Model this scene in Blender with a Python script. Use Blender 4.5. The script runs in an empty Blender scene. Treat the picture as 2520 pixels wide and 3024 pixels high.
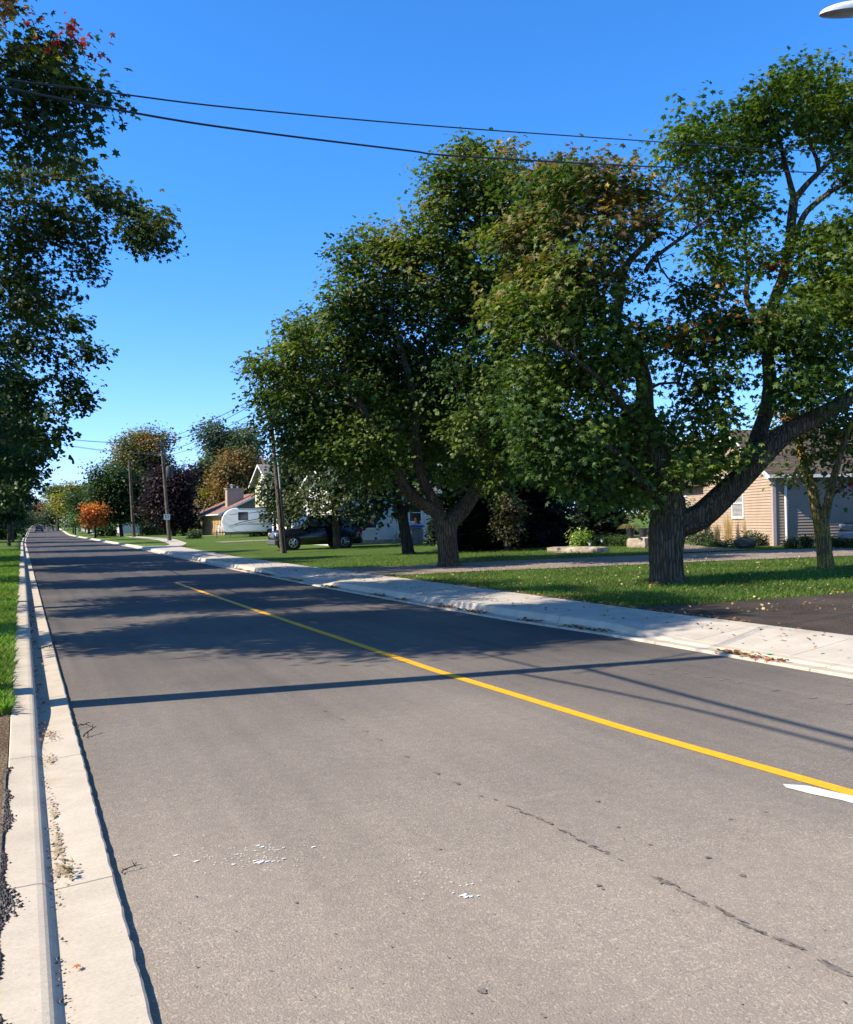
import bpy, math, numpy as np
from mathutils import Vector, Matrix
rnd = np.random.default_rng(7)
PI = math.pi
# ------------------------------------------------------------------ camera, sky, sun, exposure
sc = bpy.context.scene
COL = sc.collection
F = 2600.; IW = 2520; IH = 3024
YAW, PIT, ROL = math.radians(24.7), math.radians(.6), math.radians(1.0)
f0 = np.array([math.sin(YAW)*math.cos(PIT), math.cos(YAW)*math.cos(PIT), math.sin(PIT)])
_r = np.array([math.cos(YAW), -math.sin(YAW), 0]); _u = np.cross(_r, f0)
RV = _r*math.cos(ROL)-_u*math.sin(ROL); UV = _u*math.cos(ROL)+_r*math.sin(ROL)
CAM = np.array([0, 0, 1.6])
cd = bpy.data.cameras.new('camera'); cam = bpy.data.objects.new('camera', cd); COL.objects.link(cam)
m = Matrix(((RV[0], UV[0], -f0[0], 0), (RV[1], UV[1], -f0[1], 0), (RV[2], UV[2], -f0[2], 1.6), (0, 0, 0, 1)))
cam.matrix_world = m
cd.sensor_fit = 'HORIZONTAL'; cd.sensor_width = 36; cd.lens = 36*F/IW
cd.clip_start = .05; cd.clip_end = 5000
sc.camera = cam
EL = math.radians(40); SD = np.array([-math.cos(EL)*.992, math.cos(EL)*.125, math.sin(EL)])
w = bpy.data.worlds.new('World'); sc.world = w; w.use_nodes = True
nt = w.node_tree; nt.nodes.clear()
sky = nt.nodes.new('ShaderNodeTexSky'); sky.sky_type = 'NISHITA'; sky.sun_disc = False
sky.sun_elevation = EL; sky.sun_rotation = math.atan2(SD[0], SD[1])
sky.air_density = 1.0; sky.dust_density = .35; sky.ozone_density = 2.0; sky.altitude = 200
hs = nt.nodes.new('ShaderNodeHueSaturation'); hs.inputs['Saturation'].default_value = 1.12; hs.inputs['Hue'].default_value = .5
bg = nt.nodes.new('ShaderNodeBackground'); bg.inputs[1].default_value = .105
wo = nt.nodes.new('ShaderNodeOutputWorld')
nt.links.new(sky.outputs[0], hs.inputs['Color']); tint = nt.nodes.new('ShaderNodeMix'); tint.data_type = 'RGBA'; tint.blend_type = 'MULTIPLY'; tint.inputs[0].default_value = 1; tint.inputs[7].default_value = (.43, 1.05, 1.60, 1)
tcw = nt.nodes.new('ShaderNodeTexCoord'); sep = nt.nodes.new('ShaderNodeSeparateXYZ'); nt.links.new(tcw.outputs['Generated'], sep.inputs[0])
crw = nt.nodes.new('ShaderNodeValToRGB'); nt.links.new(sep.outputs[2], crw.inputs[0])
crw.color_ramp.elements[0].position = 0; crw.color_ramp.elements[0].color = (.84, 1.04, 1.85, 1)
crw.color_ramp.elements[1].position = 1; crw.color_ramp.elements[1].color = (.50, .60, .68, 1)
for p_, c_ in ((.12, (.72, 1.02, 1.72, 1)), (.24, (.54, 1.0, 1.6, 1)), (.34, (.46, 1.03, 1.6, 1)), (.5, (.43, 1.05, 1.60, 1)), (.72, (.50, .76, .92, 1))):
    e_ = crw.color_ramp.elements.new(p_); e_.color = c_
nt.links.new(crw.outputs[0], tint.inputs[7])
nt.links.new(hs.outputs[0], tint.inputs[6]); nt.links.new(tint.outputs[2], bg.inputs[0]); nt.links.new(bg.outputs[0], wo.inputs[0])
sl = bpy.data.lights.new('sun', 'SUN'); sl.energy = 5.0; sl.angle = math.radians(.5); sl.color = (1, .885, .735)
so = bpy.data.objects.new('sun', sl); COL.objects.link(so)
so.rotation_mode = 'QUATERNION'; so.rotation_quaternion = Vector(SD).to_track_quat('Z', 'Y'); so.location = (-30, 0, 40)
sc.view_settings.view_transform = 'Standard'; sc.view_settings.look = 'None'
sc.view_settings.exposure = .85; sc.view_settings.gamma = 1
sc.render.engine = 'CYCLES'
sc.cycles.max_bounces = 8; sc.cycles.diffuse_bounces = 3; sc.cycles.glossy_bounces = 3; sc.cycles.transmission_bounces = 4

# ------------------------------------------------------------------ helpers
def ray(x, y): return f0+RV*(x-IW/2)/F-UV*(y-IH/2)/F
def P(x, y, D): return CAM+ray(x, y)*D
def elev(Y):
    t = np.clip((np.asarray(Y, float)-170)/60, 0, 1)
    return np.where(np.asarray(Y) > 170, .013*(t*t*(3-2*t))*np.clip(np.asarray(Y)-185, 0, 300)*(np.asarray(Y) > 185), 0.)
def zt(X, Y):
    if X > 4: return .135+.02*min(max(0, X-10), 18)+float(elev(Y))
    return zl(X, Y)+float(elev(Y))
def zl(X, Y):
    n_ = hL(Y)-.012; t = min(max((-.1-X)/1.6, 0), 1); return n_+(.125-n_)*t+.01*min(max(0, -X-2), 10)
def hL(Y): t = min(max((Y-6.7)/1.7, 0), 1); return .054+.092*t*t*(3-2*t)
def G(x, y):
    "where the sight line through picture point (x, y) first meets the terrain"
    d = ray(x, y); lo = 1.; hi = 2.
    def above(t): p = CAM+d*t; return p[2]-zt(p[0], p[1])
    while above(hi) > 0 and hi < 420: lo = hi; hi *= 1.03
    for _ in range(24):
        m_ = .5*(lo+hi)
        if above(m_) > 0: lo = m_
        else: hi = m_
    p = CAM+d*hi; p[2] = zt(p[0], p[1]); return p
def base(x, D):
    "ground point under pixel column x (at the horizon) at camera depth D"
    p = P(x, 1540, D); return np.array([p[0], p[1], zt(p[0], p[1])])
def tag(o, label=None, cat=None, group=None, kind=None):
    if label: o['label'] = label
    if cat: o['category'] = cat
    if group: o['group'] = group
    if kind: o['kind'] = kind
    return o
def empty(name, loc, rz=0, label=None, cat=None, group=None):
    o = bpy.data.objects.new(name, None); COL.objects.link(o); o.location = tuple(float(v) for v in loc); o.rotation_euler = (0, 0, rz)
    o.empty_display_size = .2
    return tag(o, label, cat, group)
def npmesh(name, V, Fc, mat, parent=None, smooth=False, cols=None):
    "V (n,3); Fc = array (m,k) or list of arrays"
    V = np.asarray(V, np.float32)
    if not isinstance(Fc, list): Fc = [Fc]
    Fc = [np.asarray(f, np.int32) for f in Fc if len(f)]
    me = bpy.data.meshes.new(name)
    me.vertices.add(len(V)); me.vertices.foreach_set('co', V.ravel())
    nl = sum(f.size for f in Fc); nf = sum(len(f) for f in Fc)
    me.loops.add(nl); me.loops.foreach_set('vertex_index', np.concatenate([f.ravel() for f in Fc]))
    tot = np.concatenate([np.full(len(f), f.shape[1], np.int32) for f in Fc])
    st = np.concatenate([[0], np.cumsum(tot)[:-1]]).astype(np.int32)
    me.polygons.add(nf); me.polygons.foreach_set('loop_start', st)
    me.update(calc_edges=True)
    me.polygons.foreach_set('use_smooth', np.full(nf, bool(smooth)))
    if cols is not None:
        a = me.color_attributes.new('Col', 'FLOAT_COLOR', 'POINT')
        c = np.ones((len(V), 4), np.float32); c[:, :3] = cols; a.data.foreach_set('color', c.ravel())
    me.materials.append(mat)
    o = bpy.data.objects.new(name, me); COL.objects.link(o)
    if parent: o.parent = parent
    return o
class MB:
    def __init__(s): s.v = []; s.f = []
    def add(s, vs, fs):
        n = len(s.v); s.v += [tuple(map(float, p)) for p in vs]; s.f += [tuple(i+n for i in f) for f in fs]; return s
    def box(s, a, b, bev=0):
        x0, y0, z0 = a; x1, y1, z1 = b
        if bev <= 0:
            return s.add([(x0,y0,z0),(x1,y0,z0),(x1,y1,z0),(x0,y1,z0),(x0,y0,z1),(x1,y0,z1),(x1,y1,z1),(x0,y1,z1)],
                  [(0,3,2,1),(4,5,6,7),(0,1,5,4),(1,2,6,5),(2,3,7,6),(3,0,4,7)])
        r = bev; vs = []
        for z, i in ((z0, r), (z0+r, 0), (z1-r, 0), (z1, r)):
            for (x, y) in ((x0+r+i*.6, y0+i), (x1-r-i*.6, y0+i), (x1-i, y0+r+i*.6), (x1-i, y1-r-i*.6), (x1-r-i*.6, y1-i), (x0+r+i*.6, y1-i), (x0+i, y1-r-i*.6), (x0+i, y0+r+i*.6)):
                vs.append((x, y, z))
        fs = [tuple(range(7, -1, -1)), tuple(range(24, 32))]
        for k in range(3):
            for j in range(8): fs.append((k*8+j, k*8+(j+1) % 8, k*8+8+(j+1) % 8, k*8+8+j))
        return s.add(vs, fs)
    def tube(s, pts, rad, k=8, cap=True):
        pts = [np.array(p, float) for p in pts]
        if not hasattr(rad, '__len__'): rad = [rad]*len(pts)
        vs = []; fs = []; n = len(pts); ref = None
        for i, p in enumerate(pts):
            d = pts[min(i+1, n-1)]-pts[max(i-1, 0)]; d = d/(np.linalg.norm(d)+1e-9)
            if ref is None: ref = np.array([1., 0, 0]) if abs(d[0]) < .8 else np.array([0, 1., 0])
            a = np.cross(d, ref); a /= np.linalg.norm(a)+1e-9; b = np.cross(d, a); ref = np.cross(a, d)
            ref = -ref if np.dot(ref, np.cross(a, d)) < 0 else ref
            for j in range(k):
                t = 2*PI*j/k; vs.append(p+rad[i]*(a*math.cos(t)+b*math.sin(t)))
        for i in range(n-1):
            for j in range(k): fs.append((i*k+j, i*k+(j+1) % k, (i+1)*k+(j+1) % k, (i+1)*k+j))
        if cap: fs += [tuple(range(k-1, -1, -1)), tuple(range((n-1)*k, n*k))]
        return s.add(vs, fs)
    def prism(s, poly, axis, a, b):
        "poly 2D extruded along axis 'x','y','z' from a to b"
        n = len(poly)
        def mk(p, t): return {'x': (t, p[0], p[1]), 'y': (p[0], t, p[1]), 'z': (p[0], p[1], t)}[axis]
        vs = [mk(p, a) for p in poly]+[mk(p, b) for p in poly]
        return s.add(vs, [tuple(range(n-1, -1, -1)), tuple(range(n, 2*n))]+[(i, (i+1) % n, n+(i+1) % n, n+i) for i in range(n)])
    def lathe(s, prof, c=(0, 0, 0), k=16, axis='z'):
        vs = []; n = len(prof)
        for r, z in prof:
            for j in range(k):
                t = 2*PI*j/k; q = (r*math.cos(t), r*math.sin(t), z)
                if axis == 'y': q = (q[0], q[2], q[1])
                if axis == 'x': q = (q[2], q[0], q[1])
                vs.append((q[0]+c[0], q[1]+c[1], q[2]+c[2]))
        fs = [(i*k+j, i*k+(j+1) % k, (i+1)*k+(j+1) % k, (i+1)*k+j) for i in range(n-1) for j in range(k)]
        fs += [tuple(range(k-1, -1, -1)), tuple(range((n-1)*k, n*k))]
        return s.add(vs, fs)
    def quad(s, a, b, c, d): return s.add([a, b, c, d], [(0, 1, 2, 3)])
    def build(s, name, mat, parent=None, smooth=False):
        me = bpy.data.meshes.new(name); me.from_pydata(s.v, [], s.f)
        import bmesh
        bm = bmesh.new(); bm.from_mesh(me); bmesh.ops.recalc_face_normals(bm, faces=bm.faces); bm.to_mesh(me); bm.free()
        if smooth:
            me.polygons.foreach_set('use_smooth', np.ones(len(me.polygons), bool))
            try: me.set_sharp_from_angle(angle=math.radians(38))
            except Exception: pass
        me.materials.append(mat)
        o = bpy.data.objects.new(name, me); COL.objects.link(o)
        if parent: o.parent = parent
        return o

# ------------------------------------------------------------------ materials
def mat(name, col=(.5, .5, .5), rough=.7, spec=.4, metal=0, bump=0, bscale=50, var=0, vscale=6, col2=None, trans=0, coat=0):
    mt = bpy.data.materials.new(name); mt.use_nodes = True; n = mt.node_tree; b = n.nodes['Principled BSDF']
    b.inputs['Base Color'].default_value = (*col, 1); b.inputs['Roughness'].default_value = rough
    b.inputs['Specular IOR Level'].default_value = spec; b.inputs['Metallic'].default_value = metal
    if coat: b.inputs['Coat Weight'].default_value = coat; b.inputs['Coat Roughness'].default_value = .05
    tc = n.nodes.new('ShaderNodeTexCoord')
    if var or col2:
        nz = n.nodes.new('ShaderNodeTexNoise'); nz.inputs['Scale'].default_value = vscale; nz.inputs['Detail'].default_value = 6
        n.links.new(tc.outputs['Object'], nz.inputs['Vector'])
        rp = n.nodes.new('ShaderNodeValToRGB'); rp.color_ramp.elements[0].position = .35; rp.color_ramp.elements[1].position = .65
        c2 = col2 or tuple(c*(1+var) for c in col)
        c1 = col if col2 else tuple(c*(1-var) for c in col)
        rp.color_ramp.elements[0].color = (*c1, 1); rp.color_ramp.elements[1].color = (*c2, 1)
        n.links.new(nz.outputs[0], rp.inputs[0]); n.links.new(rp.outputs[0], b.inputs['Base Color'])
    if bump:
        nb = n.nodes.new('ShaderNodeTexNoise'); nb.inputs['Scale'].default_value = bscale; nb.inputs['Detail'].default_value = 5
        n.links.new(tc.outputs['Object'], nb.inputs['Vector'])
        bp = n.nodes.new('ShaderNodeBump'); bp.inputs['Strength'].default_value = min(1, bump); bp.inputs['Distance'].default_value = .01
        n.links.new(nb.outputs[0], bp.inputs['Height']); n.links.new(bp.outputs[0], b.inputs['Normal'])
    return mt
class NG:
    "tiny node-writing helper"
    def __init__(s, name):
        s.m = bpy.data.materials.new(name); s.m.use_nodes = True; s.t = s.m.node_tree; s.b = s.t.nodes['Principled BSDF']
        s.tc = s.t.nodes.new('ShaderNodeTexCoord').outputs['Object']
    def new(s, ty, **k):
        n = s.t.nodes.new(ty)
        for a, v in k.items(): setattr(n, a, v)
        return n
    def set(s, inp, v):
        if isinstance(v, (int, float)): inp.default_value = v
        elif isinstance(v, tuple): inp.default_value = v if len(v) == len(inp.default_value) else (*v, 1)
        else: s.t.links.new(v, inp)
    def math(s, op, a, b=0, c=None, clamp=False):
        n = s.new('ShaderNodeMath', operation=op); n.use_clamp = clamp; s.set(n.inputs[0], a); s.set(n.inputs[1], b)
        if c is not None: s.set(n.inputs[2], c)
        return n.outputs[0]
    def map(s, sx, sy, sz, vec=None, rot=(0, 0, 0)):
        n = s.new('ShaderNodeMapping'); n.inputs['Scale'].default_value = (sx, sy, sz); n.inputs['Rotation'].default_value = rot
        s.t.links.new(vec or s.tc, n.inputs['Vector']); return n.outputs[0]
    def noise(s, scale, detail=4, vec=None, rough=.5, dist=0):
        n = s.new('ShaderNodeTexNoise'); s.t.links.new(vec or s.tc, n.inputs['Vector'])
        n.inputs['Scale'].default_value = scale; n.inputs['Detail'].default_value = detail; n.inputs['Roughness'].default_value = rough
        n.inputs['Distortion'].default_value = dist; return n.outputs[0]
    def voro(s, scale, vec=None, feature='F1', out=0):
        n = s.new('ShaderNodeTexVoronoi', feature=feature); s.t.links.new(vec or s.tc, n.inputs['Vector']); n.inputs['Scale'].default_value = scale
        return n.outputs[out]
    def ramp(s, v, p0, p1, c0=0., c1=1.):
        n = s.new('ShaderNodeMapRange'); n.clamp = True; s.set(n.inputs[0], v)
        for i, q in enumerate((p0, p1, c0, c1)): n.inputs[i+1].default_value = q
        return n.outputs[0]
    def mix(s, f, a, b, bl='MIX'):
        n = s.new('ShaderNodeMix', data_type='RGBA', blend_type=bl); s.set(n.inputs[0], f); s.set(n.inputs[6], a); s.set(n.inputs[7], b); return n.outputs[2]
    def xyz(s):
        n = s.new('ShaderNodeSeparateXYZ'); s.t.links.new(s.tc, n.inputs[0]); return n.outputs
    def bump(s, h, dist, strength=1.):
        n = s.new('ShaderNodeBump'); n.inputs['Strength'].default_value = strength; n.inputs['Distance'].default_value = dist
        s.set(n.inputs['Height'], h); s.t.links.new(n.outputs[0], s.b.inputs['Normal']); return s
    def out(s, col, rough=.8, spec=.3):
        s.set(s.b.inputs['Base Color'], col); s.set(s.b.inputs['Roughness'], rough); s.b.inputs['Specular IOR Level'].default_value = spec; return s.m

def asphalt_mat():
    g = NG('asphalt'); X, Y, Z = g.xyz()
    dark = (.058, .055, .054); dust = (.285, .243, .197)  # near end dusty; dark tone also carries extra tree shade beyond it
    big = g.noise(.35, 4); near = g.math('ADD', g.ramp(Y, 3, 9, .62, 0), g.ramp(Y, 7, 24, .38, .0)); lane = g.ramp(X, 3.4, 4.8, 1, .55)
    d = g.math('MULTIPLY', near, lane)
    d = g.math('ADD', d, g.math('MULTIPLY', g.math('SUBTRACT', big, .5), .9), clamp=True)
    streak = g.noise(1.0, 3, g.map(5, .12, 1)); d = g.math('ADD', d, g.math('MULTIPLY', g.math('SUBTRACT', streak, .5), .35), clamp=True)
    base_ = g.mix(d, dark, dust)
    # aggregate: pale and dark stone chips
    v = g.voro(110); patch = g.ramp(g.noise(1.6, 4), .36, .64)
    e1 = g.noise(62, 3, rough=.55, dist=.4); e2 = g.noise(48, 3, g.map(1, 1.25, 1, rot=(0, 0, .6)), rough=.6, dist=.5); e3 = g.noise(150, 2)
    pale = g.math('MULTIPLY', g.ramp(g.math('ADD', e1, g.math('MULTIPLY', patch, .05)), .585, .63), g.ramp(e3, .35, .5))
    drk = g.ramp(g.math('ADD', e2, g.math('MULTIPLY', e3, .12)), .69, .73)
    c = g.mix(g.math('MULTIPLY', pale, .62), base_, g.mix(d, (.15, .14, .12), (.47, .42, .33)))
    c = g.mix(g.math('MULTIPLY', drk, .55), c, (.10, .082, .072))
    # tyre-polished bands and dusty drag marks
    trk = g.math('MULTIPLY', g.ramp(g.noise(1., 3, g.map(1.1, .05, 1)), .45, .62), .22); c = g.mix(trk, c, tuple(q*.55 for q in dust))
    drag = g.math('MULTIPLY', g.ramp(g.noise(1., 5, g.map(.5, 7, 1, rot=(0, 0, .12)), rough=.6), .66, .76), g.ramp(g.noise(.5, 3), .5, .6)); c = g.mix(g.math('MULTIPLY', drag, .25), c, (.42, .38, .32))
    fine = g.noise(190, 3, rough=.7)
    c = g.mix(1., c, g.mix(g.ramp(fine, .3, .7), (.74, .74, .74), (1.2, 1.2, 1.2)), 'MULTIPLY')
    mid = g.noise(14, 5); c = g.mix(1., c, g.mix(g.ramp(mid, .3, .7), (.9, .9, .91), (1.08, 1.07, 1.05)), 'MULTIPLY')
    g.bump(g.math('ADD', g.math('MULTIPLY', fine, .7), g.math('MULTIPLY', v, -.6)), .006, .55)
    return g.out(c, .88, .25)
def concrete_mat(name, c0=(.50, .455, .385), jstep=0, joff=0, slab=False):
    g = NG(name); X, Y, Z = g.xyz()
    n1 = g.noise(3, 5); n2 = g.noise(60, 4, rough=.7); n3 = g.noise(.8, 3)
    c = g.mix(g.ramp(n1, .3, .7), tuple(q*.86 for q in c0), tuple(q*1.06 for q in c0))
    c = g.mix(1., c, g.mix(g.ramp(n2, .3, .7), (.88, .88, .88), (1.08, 1.08, 1.08)), 'MULTIPLY')
    br = g.noise(1., 3, g.map(1.5, 160, 1)); c = g.mix(1., c, g.mix(g.ramp(br, .3, .7), (.94, .94, .94), (1.04, 1.04, 1.04)), 'MULTIPLY')
    st = g.math('MULTIPLY', g.ramp(g.noise(1.3, 6, rough=.65), .60, .72), g.ramp(n3, .45, .6))
    c = g.mix(g.math('MULTIPLY', st, .55), c, (.30, .22, .13))
    pit = g.math('LESS_THAN', g.voro(22), .07); c = g.mix(g.math('MULTIPLY', pit, .6), c, (.1, .09, .08))
    if jstep:
        fr = g.math('PINGPONG', g.math('ADD', Y, joff), jstep/2)
        j = g.math('LESS_THAN', fr, .006); c = g.mix(g.math('MULTIPLY', j, .75), c, (.09, .08, .07))
    g.bump(g.math('ADD', g.math('MULTIPLY', n2, .6), g.math('MULTIPLY', br, .5)), .004, .5)
    return g.out(c, .85, .25)
def grass_mat():
    g = NG('lawn'); n1 = g.noise(.5, 4); n2 = g.noise(9, 5, rough=.7); n3 = g.noise(120, 3, rough=.8)
    c = g.mix(g.ramp(n1, .3, .7), (.045, .105, .016), (.095, .165, .026))
    c = g.mix(g.ramp(n2, .35, .7), c, (.13, .20, .04)); c = g.mix(g.ramp(g.noise(1.7, 5, rough=.65), .60, .72, 0, .5), c, (.20, .19, .07)); c = g.mix(1., c, g.mix(g.ramp(n3, .3, .7), (.35, .4, .35), (1.5, 1.4, 1.3)), 'MULTIPLY')
    g.bump(g.math('ADD', n3, g.math('MULTIPLY', n2, .6)), .04, 1.); return g.out(c, .9, .1)
def dirt_mat(name, a, b, sc_=30):
    g = NG(name); n1 = g.noise(1.2, 5); n2 = g.noise(sc_, 6, rough=.75); v = g.voro(sc_*1.6)
    c = g.mix(g.ramp(n1, .3, .7), a, b); c = g.mix(1., c, g.mix(g.ramp(n2, .25, .75), (.5, .5, .5), (1.45, 1.42, 1.4)), 'MULTIPLY')
    g.bump(g.math('ADD', n2, g.math('MULTIPLY', v, -.8)), .02, .9); return g.out(c, .95, .15)
def bark_mat(name, a=(.062, .045, .030), b=(.20, .15, .095), moss=None, sc_=1.):
    g = NG(name); v = g.map(22*sc_, 22*sc_, 3.2*sc_); n1 = g.noise(1., 6, v, rough=.65, dist=.6); n2 = g.noise(2.2, 4); vo = g.voro(1., g.map(16*sc_, 16*sc_, 2.2*sc_), 'DISTANCE_TO_EDGE')
    c = g.mix(g.ramp(n1, .3, .72), a, b); c = g.mix(g.ramp(n2, .5, .75, 0, .45), c, tuple(q*1.5 for q in b))
    c = g.mix(g.ramp(vo, 0, .12, .75, 0), c, tuple(q*.45 for q in a))
    if moss:
        mm = g.math('MULTIPLY', g.ramp(g.noise(3.5, 5, rough=.7), .42, .58), g.ramp(g.noise(26, 4), .38, .55)); c = g.mix(mm, c, moss)
    g.bump(g.math('ADD', n1, g.ramp(vo, 0, .2)), .05, .9); return g.out(c, .95, .1)
def leaf_mat(name='leaf', tr=.38, gloss=.35):
    mt = bpy.data.materials.new(name); mt.use_nodes = True; n = mt.node_tree; b = n.nodes['Principled BSDF']; o = n.nodes['Material Output']
    a = n.nodes.new('ShaderNodeVertexColor'); a.layer_name = 'Col'
    tcn = n.nodes.new('ShaderNodeTexCoord'); nz = n.nodes.new('ShaderNodeTexNoise'); nz.inputs['Scale'].default_value = 18; nz.inputs['Detail'].default_value = 2
    n.links.new(tcn.outputs['Object'], nz.inputs['Vector'])
    mr = n.nodes.new('ShaderNodeMapRange'); mr.inputs[3].default_value = .75; mr.inputs[4].default_value = 1.25; n.links.new(nz.outputs[0], mr.inputs[0])
    mu = n.nodes.new('ShaderNodeVectorMath'); mu.operation = 'SCALE'; n.links.new(a.outputs[0], mu.inputs[0]); n.links.new(mr.outputs[0], mu.inputs['Scale'])
    n.links.new(mu.outputs[0], b.inputs['Base Color']); b.inputs['Roughness'].default_value = .5; b.inputs['Specular IOR Level'].default_value = gloss
    t = n.nodes.new('ShaderNodeBsdfTranslucent'); g = n.nodes.new('ShaderNodeVectorMath'); g.operation = 'MULTIPLY'
    g.inputs[1].default_value = (1.25, 1.35, .55); n.links.new(mu.outputs[0], g.inputs[0]); n.links.new(g.outputs[0], t.inputs[0])
    mx = n.nodes.new('ShaderNodeMixShader'); mx.inputs[0].default_value = tr
    n.links.new(b.outputs[0], mx.inputs[1]); n.links.new(t.outputs[0], mx.inputs[2]); n.links.new(mx.outputs[0], o.inputs[0]); return mt
def shingle_mat(name, a, b, mort=(.03, .025, .022)):
    g = NG(name); br = g.new('ShaderNodeTexBrick'); g.t.links.new(g.map(1, 1, 1), br.inputs['Vector'])
    X, Y, Z = g.xyz(); cmb = g.new('ShaderNodeCombineXYZ'); g.set(cmb.inputs[0], g.math('ADD', X, Y)); g.set(cmb.inputs[1], g.math('MULTIPLY', Z, 2.2))
    g.t.links.new(cmb.outputs[0], br.inputs['Vector']); br.inputs['Scale'].default_value = 1; br.inputs['Brick Width'].default_value = .33; br.inputs['Row Height'].default_value = .14
    br.inputs['Mortar Size'].default_value = .012; br.inputs['Color1'].default_value = (*a, 1); br.inputs['Color2'].default_value = (*b, 1); br.inputs['Mortar'].default_value = (*mort, 1)
    n2 = g.noise(40, 4); c = g.mix(1., br.outputs[0], g.mix(g.ramp(n2, .3, .7), (.75, .75, .75), (1.25, 1.25, 1.25)), 'MULTIPLY'); c = g.mix(g.ramp(g.noise(.7, 3), .4, .7, 0, .3), c, tuple(q*.6 for q in a))
    return g.out(c, .9, .2)
def brick_mat(name, a, b):
    g = NG(name); br = g.new('ShaderNodeTexBrick'); X, Y, Z = g.xyz(); cmb = g.new('ShaderNodeCombineXYZ')
    g.set(cmb.inputs[0], g.math('ADD', X, Y)); g.set(cmb.inputs[1], Z); g.t.links.new(cmb.outputs[0], br.inputs['Vector'])
    br.inputs['Scale'].default_value = 1; br.inputs['Brick Width'].default_value = .22; br.inputs['Row Height'].default_value = .075; br.inputs['Mortar Size'].default_value = .008
    br.inputs['Color1'].default_value = (*a, 1); br.inputs['Color2'].default_value = (*b, 1); br.inputs['Mortar'].default_value = (.3, .28, .25, 1); return g.out(br.outputs[0], .9, .2)
M = {}
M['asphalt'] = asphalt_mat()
M['kerb'] = concrete_mat('kerb_concrete', (.49, .43, .34), 2.35, -4.2)
M['walk'] = concrete_mat('sidewalk_concrete', (.47, .425, .355), 1.5, .3)
M['lawn'] = grass_mat()
M['dirt'] = dirt_mat('dirt', (.13, .09, .055), (.22, .16, .10))
M['gravel'] = dirt_mat('gravel_drive', (.20, .165, .135), (.33, .27, .22), 22)
M['drive'] = dirt_mat('old_asphalt_drive', (.045, .036, .029), (.088, .07, .056), 26)
M['bark'] = bark_mat('maple_bark'); M['bark_light'] = bark_mat('mossy_bark', (.09, .07, .04), (.26, .20, .11), (.42, .28, .04))
M['bark_dark'] = bark_mat('dark_bark', (.03, .025, .02), (.09, .075, .06), None, .6)
M['twig'] = mat('dead_twig', (.30, .27, .23), .9, .1, var=.2)
M['leaf'] = leaf_mat(); M['needle'] = leaf_mat('needle', .12, .15)
M['blade'] = leaf_mat('grass_blade', .45, .2)
M['litter'] = leaf_mat('dry_leaf', .15, .2)
M['yellow'] = mat('yellow_paint', (.86, .43, .012), .6, .3, bump=.3, bscale=150, col2=(.70, .34, .03), vscale=9)
def paint_mat(name, c0, wear=.6):
    g = NG(name); n1 = g.noise(90, 3, rough=.7); n2 = g.noise(2.2, 4, g.map(2, .6, 1)); n3 = g.noise(14, 4)
    c = g.mix(g.ramp(n3, .3, .7), tuple(q*.84 for q in c0), c0); th = g.math('ADD', n1, g.math('MULTIPLY', n2, .35)); c = g.mix(g.math('MULTIPLY', g.ramp(th, .78, .86), wear), c, (.12, .11, .10))
    g.bump(n1, .004, .6); return g.out(c, .65, .3)
M['yellow'] = paint_mat('yellow_paint', (.86, .42, .014))
M['white_line'] = paint_mat('white_line_paint', (.72, .71, .66), .5)
M['white_paint'] = mat('white_paint', (.75, .75, .72), .6, .3, bump=.2, bscale=120, var=.08)
M['tar'] = mat('tar_stain', (.17, .145, .125), .55, .4, var=.4, vscale=30)
M['wood'] = bark_mat('pole_wood', (.10, .08, .06), (.24, .20, .15), None, .8)
M['steel'] = mat('galvanized_steel', (.45, .46, .47), .4, .5, .7, var=.1)
M['black'] = mat('black_rubber', (.018, .018, .02), .6, .3, var=.3)
M['wire'] = mat('wire_sheath', (.012, .014, .03), .5, .3)
M['glass'] = mat('dark_glass', (.02, .025, .03), .04, .8, var=.2)
M['white'] = mat('white_trim', (.72, .71, .68), .5, .4, var=.04)
M['plain_black'] = mat('black_paint', (.006, .007, .010), .22, .5, var=.2, coat=.6)
M['chrome'] = mat('alloy', (.6, .6, .6), .25, .5, .85, var=.05)
M['red_lens'] = mat('red_lens', (.35, .015, .01), .2, .6, var=.1)
M['clear_lens'] = mat('clear_lens', (.55, .57, .6), .1, .8, var=.1)
M['stone'] = mat('limestone', (.42, .36, .28), .9, .2, bump=1, bscale=9, col2=(.24, .19, .14), vscale=3)
M['boulder'] = mat('boulder_rock', (.10, .08, .065), .9, .2, bump=1, bscale=7, var=.3, vscale=4)

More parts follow.
